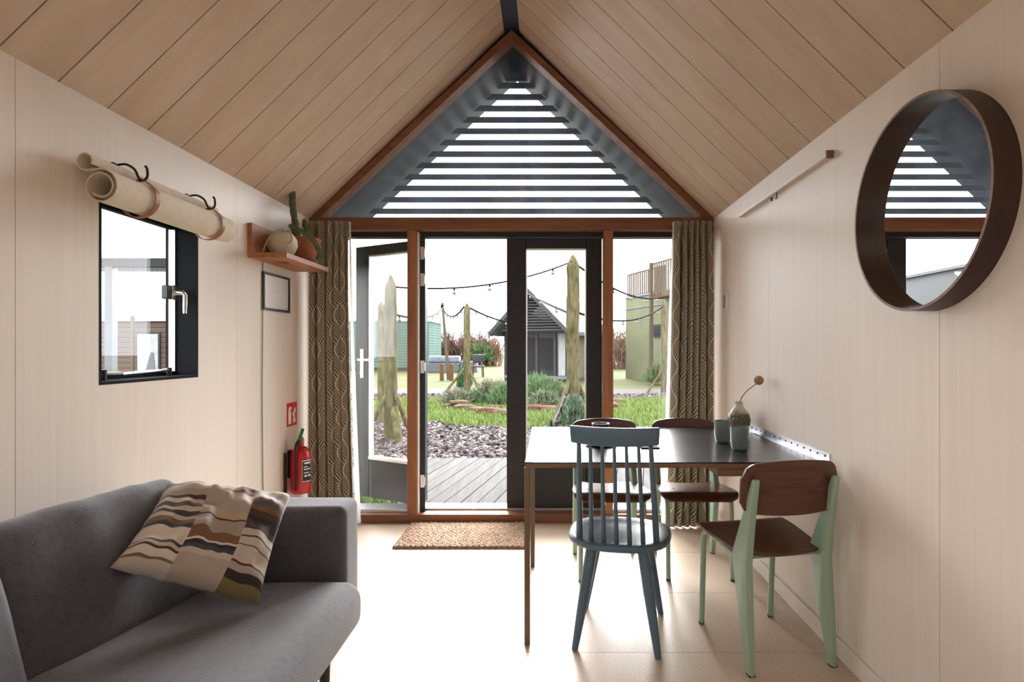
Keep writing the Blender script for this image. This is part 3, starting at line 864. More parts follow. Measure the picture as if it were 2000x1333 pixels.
ribbed(cr_pts([(cx - .03, cy - .02, ZT + .14), (cx - 0.045, cy - .03, ZT + .26), (cx - 0.05, cy - .06, ZT + .38), (cx - 0.05, cy - .05, ZT + .47)], 7), 0.021, 'cactus_column', pc)
ribbed(cr_pts([(cx + 0.0, cy, ZT + .14), (cx + 0.01, cy + .01, ZT + .21), (cx - .01, cy + .02, ZT + .30)], 7), 0.018, 'cactus_column', pc)
ribbed(cr_pts([(cx - .02, cy - .06, ZT + .15), (cx - .01, cy - .14, ZT + .205), (cx + .01, cy - .20, ZT + .205), (cx + .10, cy - .13, ZT + .15), (cx + 0.135, cy - .08, ZT + .06), (cx + 0.15, cy - .06, ZT + .03)], 7), 0.0155, 'cactus_arm', pc)

fr = empty('framed_notice', (XL, 3.58, 1.48), 'black framed printed notice hung below the shelf on the left wall', 'frame')
fy0, fy1, fz0, fz1 = 3.407, 3.756, 1.482, 1.711; t = 0.014
mb = MB().box(XL, XL + .014, fy0, fy1, fz0, fz0 + t).box(XL, XL + .014, fy0, fy1, fz1 - t, fz1).box(XL, XL + .014, fy0, fy0 + t, fz0 + t, fz1 - t).box(XL, XL + .014, fy1 - t, fy1, fz0 + t, fz1 - t)
mb.build('frame_moulding', M['black'], fr)
MB().box(XL + 0.001, XL + .006, fy0 + t, fy1 - t, fz0 + t, fz1 - t).build('printed_sheet', M['paper'], fr)
gc = MB().tube(cr_pts([(XL + .006, 3.41, SZ), (XL + .006, 3.408, 1.4), (XL + .006, 3.402, 1.0), (XL + .006, 3.408, 0.6), (XL + .006, 3.42, 0.08)], 6), 0.0028, 6).build('extension_cable', M['cord'], smooth=True)
tag(gc, 'thin green cord hanging from the shelf down the left wall', 'cord')

# ------------------------------------------------------------------ fire sign and extinguisher
sg = empty('fire_sign', (XL, 3.81, 0.735), 'red fire extinguisher sign with white pictogram on the left wall', 'sign')
sy0, sy1, sz0, sz1 = 3.734, 3.878, 0.735, 0.89
MB().box(XL, XL + .003, sy0, sy1, sz0, sz1).build('sign_plate', M['signred'], sg)
X1 = XL + .003
def flat(pts, name, mat, parent):
    MB().prism([(X1, sy0 + u * (sy1 - sy0), sz0 + v * (sz1 - sz0)) for u, v in pts], (0.0006, 0, 0)).build(name, mat, parent)
flat([(0.12, .1), (0.40, .1), (.40, .58), (.33, .66), (.33, .73), (.45, .72), (.45, .78), (.30, .84), (.20, .82), (.12, .70), (.08, .55), (.12, .6), (.17, .68), (.20, .66), (.12, .58)], 'extinguisher_symbol', M['white'], sg)
for dx, dz, sc_ in ((0.72, 0.12, 1.0), (0.66, 0.40, 0.8), (0.78, 0.55, 0.75)):
    flat([(dx - .10 * sc_, dz), (dx + .10 * sc_, dz), (dx + .16 * sc_, dz + .14 * sc_), (dx + .08 * sc_, dz + .20 * sc_), (dx + .10 * sc_, dz + .34 * sc_), (dx - .04 * sc_, dz + .22 * sc_), (dx - .08 * sc_, dz + .28 * sc_), (dx - .15 * sc_, dz + .10 * sc_)], 'flame_symbol', M['white'], sg)
ex = empty('fire_extinguisher', (-1.625, 3.76, 0.30), 'red fire extinguisher with green lever hung low on the left wall', 'extinguisher')
ex0 = Vector((-1.625, 3.76, 0.302))
MB().lathe([(0.001, 0), (0.052, 0), (0.061, 0.008), (0.063, 0.03), (0.063, 0.235), (0.058, 0.268), (0.04, 0.295), (0.022, 0.305), (0.02, 0.325), (0.001, 0.325)], ex0, 32).build('cylinder_body', M['red'], ex, smooth=True)
mb = MB()
a0, a1 = -1.05, 0.15
mb.grid(lambda u, v: ex0 + Vector((math.cos(a0 + (a1 - a0) * u) * 0.0637, math.sin(a0 + (a1 - a0) * u) * 0.0637, 0.075 + 0.15 * v)), 12, 1)
lbm = mb.build('label', M['rubber'], ex, recalc=False)
for k, (v0, v1, u0, u1) in enumerate(((.93, .97, .04, .96), (.03, .06, .04, .96), (.80, .88, .2, .8), (.66, .70, .15, .5), (.55, .60, .15, .85), (.40, .44, .15, .7), (.25, .33, .2, .45), (.25, .33, .55, .85), (.03, .97, .02, .05), (.03, .97, .95, .98))):
    mb = MB()
    mb.grid(lambda u, v: ex0 + Vector((math.cos(a0 + (a1 - a0) * (u0 + (u1 - u0) * u)) * 0.0642, math.sin(a0 + (a1 - a0) * (u0 + (u1 - u0) * u)) * 0.0642, 0.075 + 0.15 * (v0 + (v1 - v0) * v))), 8, 1)
    mb.build('label_band', M['white'], lbm, recalc=False)
MB().lathe([(0.02, 0), (0.022, 0.0), (0.022, 0.03), (0.015, 0.04), (0.001, 0.04)], ex0 + Vector((0, 0, .32)), 16).build('valve', M['terracotta'], ex, smooth=True)
mb = MB().bar(ex0 + Vector((0.0, -.015, .36)), ex0 + Vector((0.0, 0.035, .415)), .02, .012).bar(ex0 + Vector((0, -.04, .345)), ex0 + Vector((0, 0.02, .36)), .02, .01)
mb.build('squeeze_lever', M['green'], ex, bevel=0.003)
MB().lathe([(0.001, 0), (0.016, 0), (0.02, 0.01), (0.02, 0.02), (0.001, 0.024)], ex0 + Vector((0.0, -.055, .335)), 14, Matrix.Rotation(PI / 2, 3, 'Y')).build('pressure_gauge', M['rubber'], ex, smooth=True)
MB().tube(cr_pts([ex0 + Vector((0, -.02, .34)), ex0 + Vector((.0, -.065, .33)), ex0 + Vector((.0, -.075, .28)), ex0 + Vector((0, -.072, .03))]), 0.008, 8).build('hose', M['rubber'], ex, smooth=True)
MB().box(XL, XL + .03, 3.745, 3.775, 0.40, 0.58).box(XL + .005, XL + .02, 3.683, 3.695, 0.305, 0.575).build('wall_bracket', M['iron'], ex)

# ------------------------------------------------------------------ curtains
def curtain(name, xt0, xt1, xb0, xb1, label, folds, seed, lining_side):
    rn = random.Random(seed)
    ph = [rn.uniform(0, 6) for _ in range(6)]
    zt, zb = 2.142, 0.012
    r = empty(name, ((xb0 + xb1) / 2, 4.0, 0.01), label, 'curtain', 'patterned curtains at the gable')
    W = 1.0
    def P(u, v, off=0.0):
        t = v                     # 0 top, 1 bottom
        s = t ** 1.3
        x0 = xt0 + (xb0 - xt0) * s; x1 = xt1 + (xb1 - xt1) * s
        amp = 0.022 + 0.018 * min(1, t * 4)
        a = 2 * PI * folds * (u + 0.035 * math.sin(2 * PI * u + ph[0] + 1.3 * t)) + ph[1]
        yy = amp * math.sin(a) * (0.75 + 0.25 * math.sin(3 * u + ph[2])) + 0.010 * math.sin(2 * a + ph[3] + t) * min(1, t * 3)
        pl = 0.006 * math.sin(2 * PI * folds * 3 * u + ph[4]) * max(0, 1 - t * 9)
        xx = x0 + (x1 - x0) * u + 0.010 * math.cos(a) * min(1, t * 4)
        return (xx, 4.005 + yy + pl + off, zt + (zb - zt) * t + 0.004 * math.sin(a + 1) * t)
    mb = MB(); mb.grid(lambda u, v: P(u, v), 150, 50, lambda u, v: (u * W, v * 2.13))
    mb.build('printed_cloth', M['curtain'], r, smooth=True, recalc=False, sharp=3)
    mb = MB()
    def Lp(u, v):
        p_ = P(u, v, 0.012)
        return p_
    mb.grid(Lp, 120, 30)
    if lining_side:
        mb.grid(lambda u, v: (P(1 if lining_side > 0 else 0, v)[0] + lining_side * 0.028 * u * (0.2 + v), 4.02 + 0.02 * u, P(0.5, v)[2]), 4, 30)
    mb.build('lining', M['lining'], r, smooth=True, recalc=False, sharp=3)
    mb = MB().box(xt0 - 0.01, xt1 + 0.01, 4.03, 4.045, zt - 0.02, zt + 0.0)
    mb.build('curtain_track', M['alu'], r)
curtain('patterned_curtain', -1.655, -1.397, -1.66, -1.345, 'leaf patterned olive curtain hanging beside the fire extinguisher', 5.0, 3, 1)
curtain('patterned_curtain', 0.888, 1.150, 0.83, 1.15, 'leaf patterned olive curtain hanging by the right wall behind the chairs', 5.5, 9, -1)

# ------------------------------------------------------------------ door mat
mb = MB()
mx0, mx1, my0, my1 = -0.97, -0.12, 3.56, 4.06
def matp(u, v):
    e = 0.006 * noise.noise(Vector((u * 60, v * 60, 0))) if (u in (0, 1) or v in (0, 1)) else 0
    z = 0.016 + 0.005 * math.sin(u * 150 + 1.5 * math.sin(v * 40)) * math.sin(v * 110) + 0.004 * noise.noise(Vector((u * 50, v * 40, 3)))
    if u in (0, 1) or v in (0, 1): z = 0.001
    return (mx0 + (mx1 - mx0) * u + e, my0 + (my1 - my0) * v + e, max(0.001, z))
mb.grid(matp, 130, 90)
o = mb.build('door_mat', M['coir'], smooth=True, sharp=3)
tag(o, 'rough jute door mat in front of the doors', 'mat')

# ------------------------------------------------------------------ sofa
so = empty('sofa', (-1.2, 1.2, 0), 'charcoal grey fabric sofa along the left wall', 'sofa')
def place(mb, c, rz=0, ry=0, rx=0):
    m = Matrix.Rotation(rz, 3, 'Z') @ Matrix.Rotation(ry, 3, 'Y') @ Matrix.Rotation(rx, 3, 'X')
    mb.v = [Vector(c) + m @ q for q in mb.v]
    return mb
place(rbox((0.465, 0.93, 0.055), 0.03, 3, 4), (-1.225, 1.18, 0.215)).build('base', M['sofa'], so, smooth=True, merge=1e-5, sharp=2)
place(rbox((0.475, 0.085, 0.235), 0.032, 4, 8, lambda w: w + Vector((0, 0.006 * math.cos(w.z * 6), 0.004 * noise.noise(w * 8)))), (-1.225, 2.19, 0.428)).build('armrest', M['sofa'], so, smooth=True, merge=1e-5, sharp=2)
place(rbox((0.09, 0.93, 0.19), 0.04, 4, 8), (-1.60, 1.18, 0.44)).build('back_frame', M['sofa'], so, smooth=True, merge=1e-5, sharp=2)
def seatf(w):
    e = max(0, 1 - (w.x / 0.47) ** 2) * max(0, 1 - (w.y / 0.86) ** 2)
    return w + Vector((0.012 * (1 - (w.z / .09) ** 2) if w.x > 0 else 0, 0, (0.02 * e + 0.006 * noise.noise(w * 5)) if w.z > 0 else 0))
place(rbox((0.40, 0.90, 0.088), 0.055, 6, 14, seatf), (-1.08, 1.19, 0.325)).build('seat_cushion', M['sofa'], so, smooth=True, merge=1e-5, sharp=2)
def backf(sd):
    def fn(w):
        e = max(0, 1 - (w.y / 0.32) ** 2) * max(0, 1 - (w.z / 0.24) ** 2)
        q = w + Vector(((0.05 if w.x > 0 else -0.01) * e, 0, 0))
        edge = min(1, max(0, (abs(w.z) - 0.10) / 0.12))
        q += Vector((0.010 * noise.noise(Vector((w.y * 9 + sd, w.z * 5, 0))), 0, 0.008 * noise.noise(Vector((w.y * 14 + sd, w.z * 2, 5))) * edge))
        q.z -= 0.008 * (abs(w.y) / 0.32) ** 3 * (1 if w.z > 0 else 0)
        return q
    return fn
place(rbox((0.10, 0.315, 0.215), 0.045, 6, 18, backf(1)), (-1.385, 1.705, 0.578), -0.18, -0.30, 0.0).build('back_cushion', M['sofa'], so, smooth=True, merge=1e-5, sharp=2)
place(rbox((0.10, 0.40, 0.225), 0.05, 6, 18, backf(4)), (-1.32, 0.95, 0.585), 0.04, -0.26, 0).build('back_cushion', M['sofa'], so, smooth=True, merge=1e-5, sharp=2)
for lx in (-1.62, -0.80):
    for ly in (0.32, 2.05):
        MB().tube([(lx, ly, 0), (lx, ly, 0.165)], [0.016, 0.022], 12).build('leg', M['iron'], so, smooth=True)

# throw pillow leaning in the corner
pw = MB()
BLc, BRc, TRc, TLc = at(215, 1110, 1.62), at(505, 1183, 1.80), at(568, 968, 2.05), at(328, 945, 1.94)
nrm = (BRc - BLc).cross(TLc - BLc).normalized()
if nrm.y > 0: nrm = -nrm
def pil(sgn, T):
    def fn(u, v):
        a, b_ = 2 * u - 1, 2 * v - 1
        pa = 0.05 * (1 - b_ * b_); pb = 0.05 * (1 - a * a)
        uu = 0.5 + 0.5 * a * (1 - pa * abs(a) ** 3); vv = 0.5 + 0.5 * b_ * (1 - pb * abs(b_) ** 3)
        q = BLc * (1 - uu) * (1 - vv) + BRc * uu * (1 - vv) + TRc * uu * vv + TLc * (1 - uu) * vv
        t_ = T * (max(0, (1 - a ** 4) * (1 - b_ ** 4))) ** 0.5
        wr = 0.020 * noise.noise(Vector((u * 3.2 + 2, v * 6.5, 0))) + 0.009 * math.sin(u * 17 + 5 * v + 3 * noise.noise(Vector((u * 2, v * 3, 7)))) * (1 - abs(b_)) + 0.012 * noise.noise(Vector((u * 14, v * 4, 9)))
        return q + nrm * (sgn * t_ + wr * (1 - a ** 8) * (1 - b_ ** 8)) + Vector((0, 0, 0.008 * noise.noise(Vector((u * 7, v * 7, 4)))))
    return fn
pw.grid(pil(1, 0.075), 48, 48, lambda u, v: (u, v)); pw.grid(pil(-1, 0.05), 48, 48, lambda u, v: (u, v))
o = pw.build('throw_pillow', M['stripes'], smooth=True, merge=1e-5, sharp=2.5)
tag(o, 'brown and cream striped patchwork pillow slumped in the sofa corner', 'pillow')

# ------------------------------------------------------------------ table
TZ = 0.771
tb = empty('dining_table', (0.55, 2.94, 0), 'black topped wall mounted table with slim legs', 'table')
MB().box(-0.095, XR - 0.004, 2.405, 3.48, TZ - 0.006, TZ).build('table_top', M['tabletop'], tb)
MB().box(-0.095, XR - 0.004, 2.405, 3.48, TZ - 0.024, TZ - 0.006).build('top_core', M['table_edge'], tb)
MB().box(0.715, XR, 2.415, 3.47, TZ - 0.062, TZ - 0.024).build('wall_bracket', M['table_edge'], tb, bevel=0.002)
for ly in (2.405, 3.265):
    MB().box(-0.099, -0.075, ly, ly + 0.024, 0, TZ - 0.024).build('leg', M['table_leg'], tb, bevel=0.002)
MB().box(-0.095, -0.079, 2.43, 3.265, TZ - 0.06, TZ - 0.024).build('leg_rail', M['table_leg'], tb)
MB().box(-0.096, -0.060, 2.404, 3.481, TZ - 0.001, TZ + 0.0012).build('edge_strip', M['table_edge'], tb)
hgp = MB().box(XR - 0.030, XR - 0.004, 2.40, 3.48, TZ, TZ + 0.003).box(XR - 0.004, XR, 2.40, 3.48, TZ - 0.01, TZ + 0.036).build('piano_hinge', M['alu'], tb)
for k in range(16):
    yq = 2.44 + k * 0.067
    MB().lathe([(0.001, 0), (0.005, 0), (0.004, 0.0025), (0.001, 0.003)], (XR - 0.004, yq, TZ + 0.02), 8, Matrix.Rotation(-PI / 2, 3, 'Y')).build('screw', M['iron'], hgp)

# ------------------------------------------------------------------ chairs
def standard_chair():
    r = empty('plywood_chair')
    tag(r, '', 'chair', 'walnut and mint chairs around the table')
    # seat: moulded plywood with a rolled front edge
    mb = MB(); th = 0.011
    def seat(u, v, dz):
        y = -0.175 + 0.40 * v
        w = 0.18 + 0.03 * min(1, v * 1.6)
        cr = 0.05
        # rounded corners in plan
        e = min(v, 1 - v) * 0.40
        if e < cr: w -= cr - math.sqrt(max(0, cr * cr - (cr - e) ** 2))
        x = (2 * u - 1) * w
        z = 0.437 + 0.028 * v - 0.010 * (1 - (2 * u - 1) ** 2) * (1 - v) + dz
        if v > 0.82: z -= 0.55 * ((v - 0.82) * 0.40) ** 1 * ((v - 0.82) / 0.18) * 0.9
        return (x, y, z)
    mb.grid(lambda u, v: seat(u, v, th), 16, 24); mb.grid(lambda u, v: seat(u, v, 0), 16, 24)
    nu, nv = 17, 25
    k0 = nu * nv
    for i in range(16):
        mb.f += [(i, k0 + i, k0 + i + 1, i + 1), (24 * nu + i, 24 * nu + i + 1, k0 + 24 * nu + i + 1, k0 + 24 * nu + i)]
    for j in range(24):
        mb.f += [(j * nu, (j + 1) * nu, k0 + (j + 1) * nu, k0 + j * nu), (j * nu + 16, k0 + j * nu + 16, k0 + (j + 1) * nu + 16, (j + 1) * nu + 16)]
    st_ = mb.build('seat', M['walnut'], r, smooth=True, merge=1e-6, sharp=1.0)
    for x in (-0.13, 0.13):
        MB().lathe([(0.001, 0.003), (0.004, 0.002), (0.006, 0), (0.001, -0.002)], (x, 0.13, 0.478), 8).build('bolt', M['steel'], st_)
    # backrest: curved plywood, rounded corners, arched top
    mb = MB(); nu, nv = 24, 12
    def back(u, v, d):
        a = 2 * u - 1; hw = 0.208
        zz = v
        arch = 0.022 * (1 - a * a)
        z0, z1 = 0.605 + 0.012 * a * a, 0.800 + arch
        cr = 0.055; e = (1 - abs(a)) * hw
        tr = cr - math.sqrt(max(0, cr * cr - (cr - e) ** 2)) if e < cr else 0
        z = (z0 + tr * 0.7) + (z1 - tr - z0 - tr * 0.7) * zz
        y = -0.205 - 0.20 * (z - 0.605) * 0.45 - 0.035 * (1 - a * a) + d + 0.012
        return (a * hw, y, z)
    mb.grid(lambda u, v: back(u, v, 0.005), nu, nv); mb.grid(lambda u, v: back(u, v, -0.005), nu, nv)
    k0 = (nu + 1) * (nv + 1)
    for i in range(nu):
        mb.f += [(i, i + 1, k0 + i + 1, k0 + i), (nv * (nu + 1) + i, k0 + nv * (nu + 1) + i, k0 + nv * (nu + 1) + i + 1, nv * (nu + 1) + i + 1)]
    for j in range(nv):
        mb.f += [(j * (nu + 1), k0 + j * (nu + 1), k0 + (j + 1) * (nu + 1), (j + 1) * (nu + 1)), (j * (nu + 1) + nu, (j + 1) * (nu + 1) + nu, k0 + (j + 1) * (nu + 1) + nu, k0 + j * (nu + 1) + nu)]
    mb.build('backrest', M['walnut'], r, smooth=True, merge=1e-6, sharp=1.0)
    # rear legs: hollow tapered blades, widest at the seat
    prof_r = [(-0.238, 0.0), (-0.222, 0.20), (-0.208, 0.42), (-0.228, 0.58), (-0.262, 0.755)]
    prof_f = [(-0.205, 0.0), (-0.155, 0.20), (-0.098, 0.42), (-0.112, 0.46), (-0.175, 0.60), (-0.238, 0.755)]
    for sx in (-1, 1):
        def xo(z): return sx * (0.176 - 0.006 * z / 0.75)
        poly = prof_r + prof_f[::-1]
        mb = MB(); n_ = len(poly); hw = 0.0165
        lens = lambda y, z: 1.0
        mb.add([(xo(z) - hw * (0.75 if z in (0.0, 0.755) else 1), y, z) for y, z in poly] + [(xo(z) + hw * (0.75 if z in (0.0, 0.755) else 1), y, z) for y, z in poly],
               [tuple(range(n_)), tuple(range(2 * n_ - 1, n_ - 1, -1))] + [(i, (i + 1) % n_, n_ + (i + 1) % n_, n_ + i) for i in range(n_)])
        lg = mb.build('rear_leg', M['mint'], r, bevel=0.007, bseg=2)
        MB().box(xo(0) - 0.012, xo(0) + 0.012, -0.236, -0.207, 0, 0.006).build('foot_glide', M['rubber'], lg)
        # front leg: steel tube bent under the seat back to the rear leg
        xf = sx * 0.172
        mb = MB().tube(cr_pts([(xf, 0.200, 0.004), (xf, 0.186, 0.25), (xf, 0.180, 0.36), (xf, 0.172, 0.41), (xf, 0.145, 0.434), (xf, 0.10, 0.438), (xf, -0.02, 0.425), (xf, -0.12, 0.414)], 5), 0.0125, 12)
        lg = mb.build('front_leg', M['mint'], r, smooth=True)
        MB().lathe([(0.001, 0), (0.0128, 0), (0.0128, 0.012), (0.001, 0.012)], (xf, 0.2, 0), 10).build('foot_glide', M['rubber'], lg)
    MB().tube([(-0.17, 0.12, 0.436), (0.17, 0.12, 0.436)], 0.0095, 10).build('cross_bar', M['mint'], r, smooth=True)
    MB().tube([(-0.17, -0.13, 0.42), (0.17, -0.13, 0.42)], 0.011, 10).build('cross_bar', M['mint'], r, smooth=True)
    return r


c0 = standard_chair()
c1 = copy_tree(c0); c2 = copy_tree(c0)
for c, loc, rz, lb in ((c0, (0.905, 2.435, 0), 0.19, 'walnut plywood chair with mint steel legs nearest the viewer, its back turned'),
                       (c1, (0.345, 3.265, 0), PI + 0.02, 'walnut chair on the far side of the table behind the blue chair'),
                       (c2, (0.825, 3.275, 0), PI - 0.02, 'walnut chair on the far side of the table nearest the right wall')):
    c.location = loc; c.rotation_euler = (0, 0, rz); c['label'] = lb

# spindle back chair painted grey blue
sc = empty('spindle_chair')
tag(sc, 'grey blue painted spindle back chair at the near side of the table', 'chair')
mb = MB(); ns = 48
def seat_r(a):
    c_, s_ = math.cos(a), math.sin(a)
    n_ = 2.6
    rx, ry = 0.225, 0.215
    return (abs(c_ / rx) ** n_ + abs(s_ / ry) ** n_) ** (-1 / n_)
rings = [(0.05, 0.441), (0.45, 0.437), (0.75, 0.438), (0.93, 0.445), (0.985, 0.441), (1.0, 0.432), (0.985, 0.420), (0.9, 0.410), (0.4, 0.405), (0.02, 0.405)]
for q, z in rings:
    for k in range(ns):
        a = 2 * PI * k / ns; r_ = seat_r(a) * q
        mb.v.append(Vector((r_ * math.cos(a) * (1.0 + 0.03 * math.sin(a)), r_ * math.sin(a), z)))
for i in range(len(rings) - 1):
    for k in range(ns): mb.f.append((i * ns + k, i * ns + (k + 1) % ns, (i + 1) * ns + (k + 1) % ns, (i + 1) * ns + k))
mb.f += [tuple(range(ns)), tuple((len(rings) - 1) * ns + k for k in reversed(range(ns)))]
mb.build('seat', M['bluepaint'], sc, smooth=True, sharp=1.2)
for sx in (-1, 1):
    for sy in (-1, 1):
        t_ = Vector((sx * 0.105, sy * 0.125, 0.415)); b_ = Vector((sx * (0.170 if sy < 0 else 0.178), sy * 0.20, 0.0))
        MB().tube([t_, t_.lerp(b_, 0.12), t_.lerp(b_, 0.35), t_.lerp(b_, 0.7), b_], [0.024, 0.0245, 0.0235, 0.019, 0.0135], 14).build('leg', M['bluepaint'], sc, smooth=True)
crz0, crz1 = 0.862, 0.938
def cresty(x): return -0.285 + 0.55 * x * x
for k in range(7):
    f_ = (k - 3) / 3.0
    xb = f_ * 0.163; yb_ = -0.165 + 0.055 * f_ * f_; xt = f_ * 0.142
    p0 = Vector((xb, yb_, 0.43)); p1 = Vector((xt, cresty(xt), 0.868))
    rr = 0.0115 if abs(f_) > .9 else 0.0085
    MB().tube([p0, p0.lerp(p1, 0.35), p0.lerp(p1, .7), p1], [rr * 1.25, rr * 1.1, rr, rr * 0.8], 10).build('spindle', M['bluepaint'], sc, smooth=True)
mb = MB()
def crest(u, d):
    a = 2 * u - 1; x = a * 0.178
    zt_ = crz1 + 0.004 * a * a; zb_ = crz0 + 0.010 * a * a
    x2 = a * (0.178 - 0.004)
    return [Vector((x2, cresty(x) + d * 0.012, zb_)), Vector((x, cresty(x) + d * 0.011 - 0.012, zt_))]
for i in range(25):
    A = crest(i / 24, 1); B = crest(i / 24, -1)
    mb.v += [A[0], A[1], B[1], B[0]]
for i in range(24):
    for q in range(4): mb.f.append((4 * i + q, 4 * i + (q + 1) % 4, 4 * i + 4 + (q + 1) % 4, 4 * i + 4 + q))
mb.f += [(0, 1, 2, 3), (96, 99, 98, 97)]
mb.build('crest_rail', M['bluepaint'], sc, bevel=0.005, bseg=2)
sc.location = (0.318, 2.535, 0); sc.rotation_euler = (0, 0, -0.20)

# ------------------------------------------------------------------ things on the table
vz = empty('ceramic_vase', (1.085, 3.25, TZ), 'round vase with cream neck and green glaze on the table by the wall', 'vase')
MB().lathe([(0.001, 0), (0.036, 0), (0.05, 0.015), (0.062, 0.05), (0.065, 0.075), (0.058, 0.105), (0.038, 0.135), (0.024, 0.150), (0.022, 0.165), (0.025, 0.176), (0.021, 0.176), (0.018, 0.16), (0.02, 0.14), (0.03, 0.1), (0.001, 0.02)], (1.085, 3.25, TZ), 32).build('vase_body', M['vase'], vz, smooth=True, sharp=1.2)
dfw = empty('dried_flower', (1.085, 3.25, TZ + 0.03), 'single dried round seed head on a bent stem in the vase', 'dried flower')
MB().tube(cr_pts([(1.08, 3.26, TZ + .03), (1.09, 3.245, TZ + .17), (1.10, 3.20, TZ + .225), (1.115, 3.12, TZ + .27), (1.125, 3.07, TZ + .292)]), 0.0025, 6).build('stem', M['stem'], dfw, smooth=True)
mb = MB().lathe([(0.001, -0.024), (0.014, -0.021), (0.023, -0.01), (0.0255, 0.0), (0.023, 0.012), (0.013, 0.02), (0.001, 0.023)], (1.127, 3.055, TZ + 0.308), 18, Matrix.Rotation(-1.0, 3, 'X'))
mb.build('seed_head', M['seedhead'], dfw, smooth=True)
cu_ = empty('stoneware_cup', (0.893, 2.92, TZ), 'grey green stoneware cup left of the other, beside the vase', 'cup', 'stoneware cups on the table')
MB().lathe([(0.001, 0), (0.030, 0), (0.037, 0.012), (0.042, 0.05), (0.0435, 0.11), (0.0405, 0.11), (0.039, 0.06), (0.034, 0.014), (0.001, 0.010)], (0.893, 2.92, TZ), 28).build('cup_body', M['cup'], cu_, smooth=True, sharp=1.2)
cu2 = copy_tree(cu_); cu2.location = (0.905, 2.70, TZ); cu2['label'] = 'grey green stoneware cup closest to the viewer, in front of the vase'
ch = empty('candle_holder', (0.262, 2.84, TZ), 'black round candle dish on the table behind the blue chair', 'candle holder')
MB().lathe([(0.001, 0.004), (0.06, 0.004), (0.082, 0.016), (0.084, 0.013), (0.062, 0.0), (0.001, 0.0)], (0.262, 2.84, TZ), 32).build('saucer', M['darkstone'], ch, smooth=True)
MB().lathe([(0.03, 0.004), (0.036, 0.03), (0.042, 0.088), (0.043, 0.106), (0.037, 0.106), (0.034, 0.07), (0.001, 0.06)], (0.262, 2.84, TZ), 28).build('cup_bowl', M['darkstone'], ch, smooth=True)
MB().lathe([(0.043, 0.104), (0.0445, 0.106), (0.043, 0.108), (0.037, 0.108), (0.037, 0.104)], (0.262, 2.84, TZ), 28).build('metal_rim', M['steel'], ch, smooth=True)
co = MB().box(0.445, 0.535, 2.72, 2.81, TZ, TZ + 0.006).build('coaster', M['black_matt'], bevel=0.003)
tag(co, 'small square black coaster lying on the table behind the blue chair', 'coaster')

# ------------------------------------------------------------------ right wall: mirror, rail, switch
mi = empty('round_mirror', (XR, 1.753, 1.689 - 0.324), 'round wall mirror in a deep dark walnut ring frame', 'mirror')
mr_ = Matrix.Rotation(-PI / 2, 3, 'Y'); mcn = (XR, 1.753, 1.689)
MB().lathe([(0.300, 0.0), (0.324, 0.0), (0.324, 0.071), (0.3155, 0.071), (0.3155, 0.012), (0.300, 0.012)], mcn, 96, mr_).build('ring_frame', M['mirror_wood'], mi, smooth=True, sharp=0.6)
MB().lathe([(0.3155, 0.0702), (0.324, 0.0702), (0.324, 0.0722), (0.3155, 0.0722), (0.3155, 0.0702)], mcn, 96, mr_).build('rim_edge', M['table_edge'], mi, smooth=True, sharp=0.6)
MB().lathe([(0.001, 0.020), (0.3155, 0.020), (0.3155, 0.014), (0.001, 0.014)], mcn, 96, mr_).build('mirror_glass', M['mirror'], mi, recalc=True)
ra = empty('hanging_rail', (XR, 2.93, 2.05), 'slim wooden rail fixed high on the right wall', 'rail')
MB().box(XR - 0.026, XR, 2.374, 3.486, 2.048, 2.070).build('rail_bar', M['ply_wall'], ra, bevel=0.002)
MB().box(XR - 0.030, XR - 0.001, 2.371, 2.382, 2.042, 2.073).build('end_cap', M['table_edge'], ra)
MB().tube([(XR - 0.013, 2.93, 2.048), (XR - 0.013, 2.93, 2.020), (XR - 0.02, 2.93, 2.016)], 0.003, 6).build('small_hook', M['iron'], ra)
MB().box(XR - 0.006, XR, 3.02, 3.03, 2.03, 2.05).build('fixing_clip', M['iron'], ra)
sw = empty('light_switch', (XR, 3.80, 1.50), 'white light switch plate on the right wall near the curtain', 'switch')
MB().box(XR - 0.010, XR, 3.755, 3.845, 1.50, 1.62).build('switch_plate', M['white'], sw, bevel=0.003)
MB().box(XR - 0.014, XR - 0.010, 3.772, 3.828, 1.517, 1.603).build('rocker', M['alu'], sw, bevel=0.002)

# ================================================================== OUTSIDE
G = -0.12
M['deckwood'] = wood('weathered_grey_decking', (0.046, 0.044, 0.042), (0.074, 0.071, 0.068), (22, 1.4, 22), 0.9, 0.14, 0.15, spec=0.12)
M['soil'] = plain('dark_soil', (0.022, 0.017, 0.012), 0.95, 0, 0.3, 30, 0.4)
M['pathmat'] = plain('pale_concrete_path', (0.075, 0.07, 0.068), 0.85, 0, 0.12, 12)
M['log'] = wood('mossy_timber_log', (0.030, 0.032, 0.011), (0.13, 0.108, 0.06), (9, 9, 2.2), 0.85, 0.15, 0.3, nscale=2.0)
M['newwood'] = plain('orange_new_timber', (0.095, 0.048, 0.022), 0.7, 0, 0.15, 20)
M['palewood'] = wood('pale_new_timber', (0.07, 0.055, 0.040), (0.11, 0.088, 0.066), (20, 20, 1.5), 0.7)
M['twig'] = plain('bare_brown_twig', (0.11, 0.07, 0.055), 0.9, 0, 0.35, 1.5)
M['twig2'] = plain('straw_twig', (0.15, 0.095, 0.058), 0.9, 0, 0.35, 1.5)
M['leaf1'] = plain('grey_green_leaf', (0.11, 0.143, 0.087), 0.8, 0, 0.35, 6)
M['leaf2'] = plain('fresh_green_leaf', (0.069, 0.143, 0.046), 0.7, 0, 0.35, 6)
M['leaf3'] = plain('dry_lavender_leaf', (0.138, 0.12, 0.078), 0.85, 0, 0.35, 6)
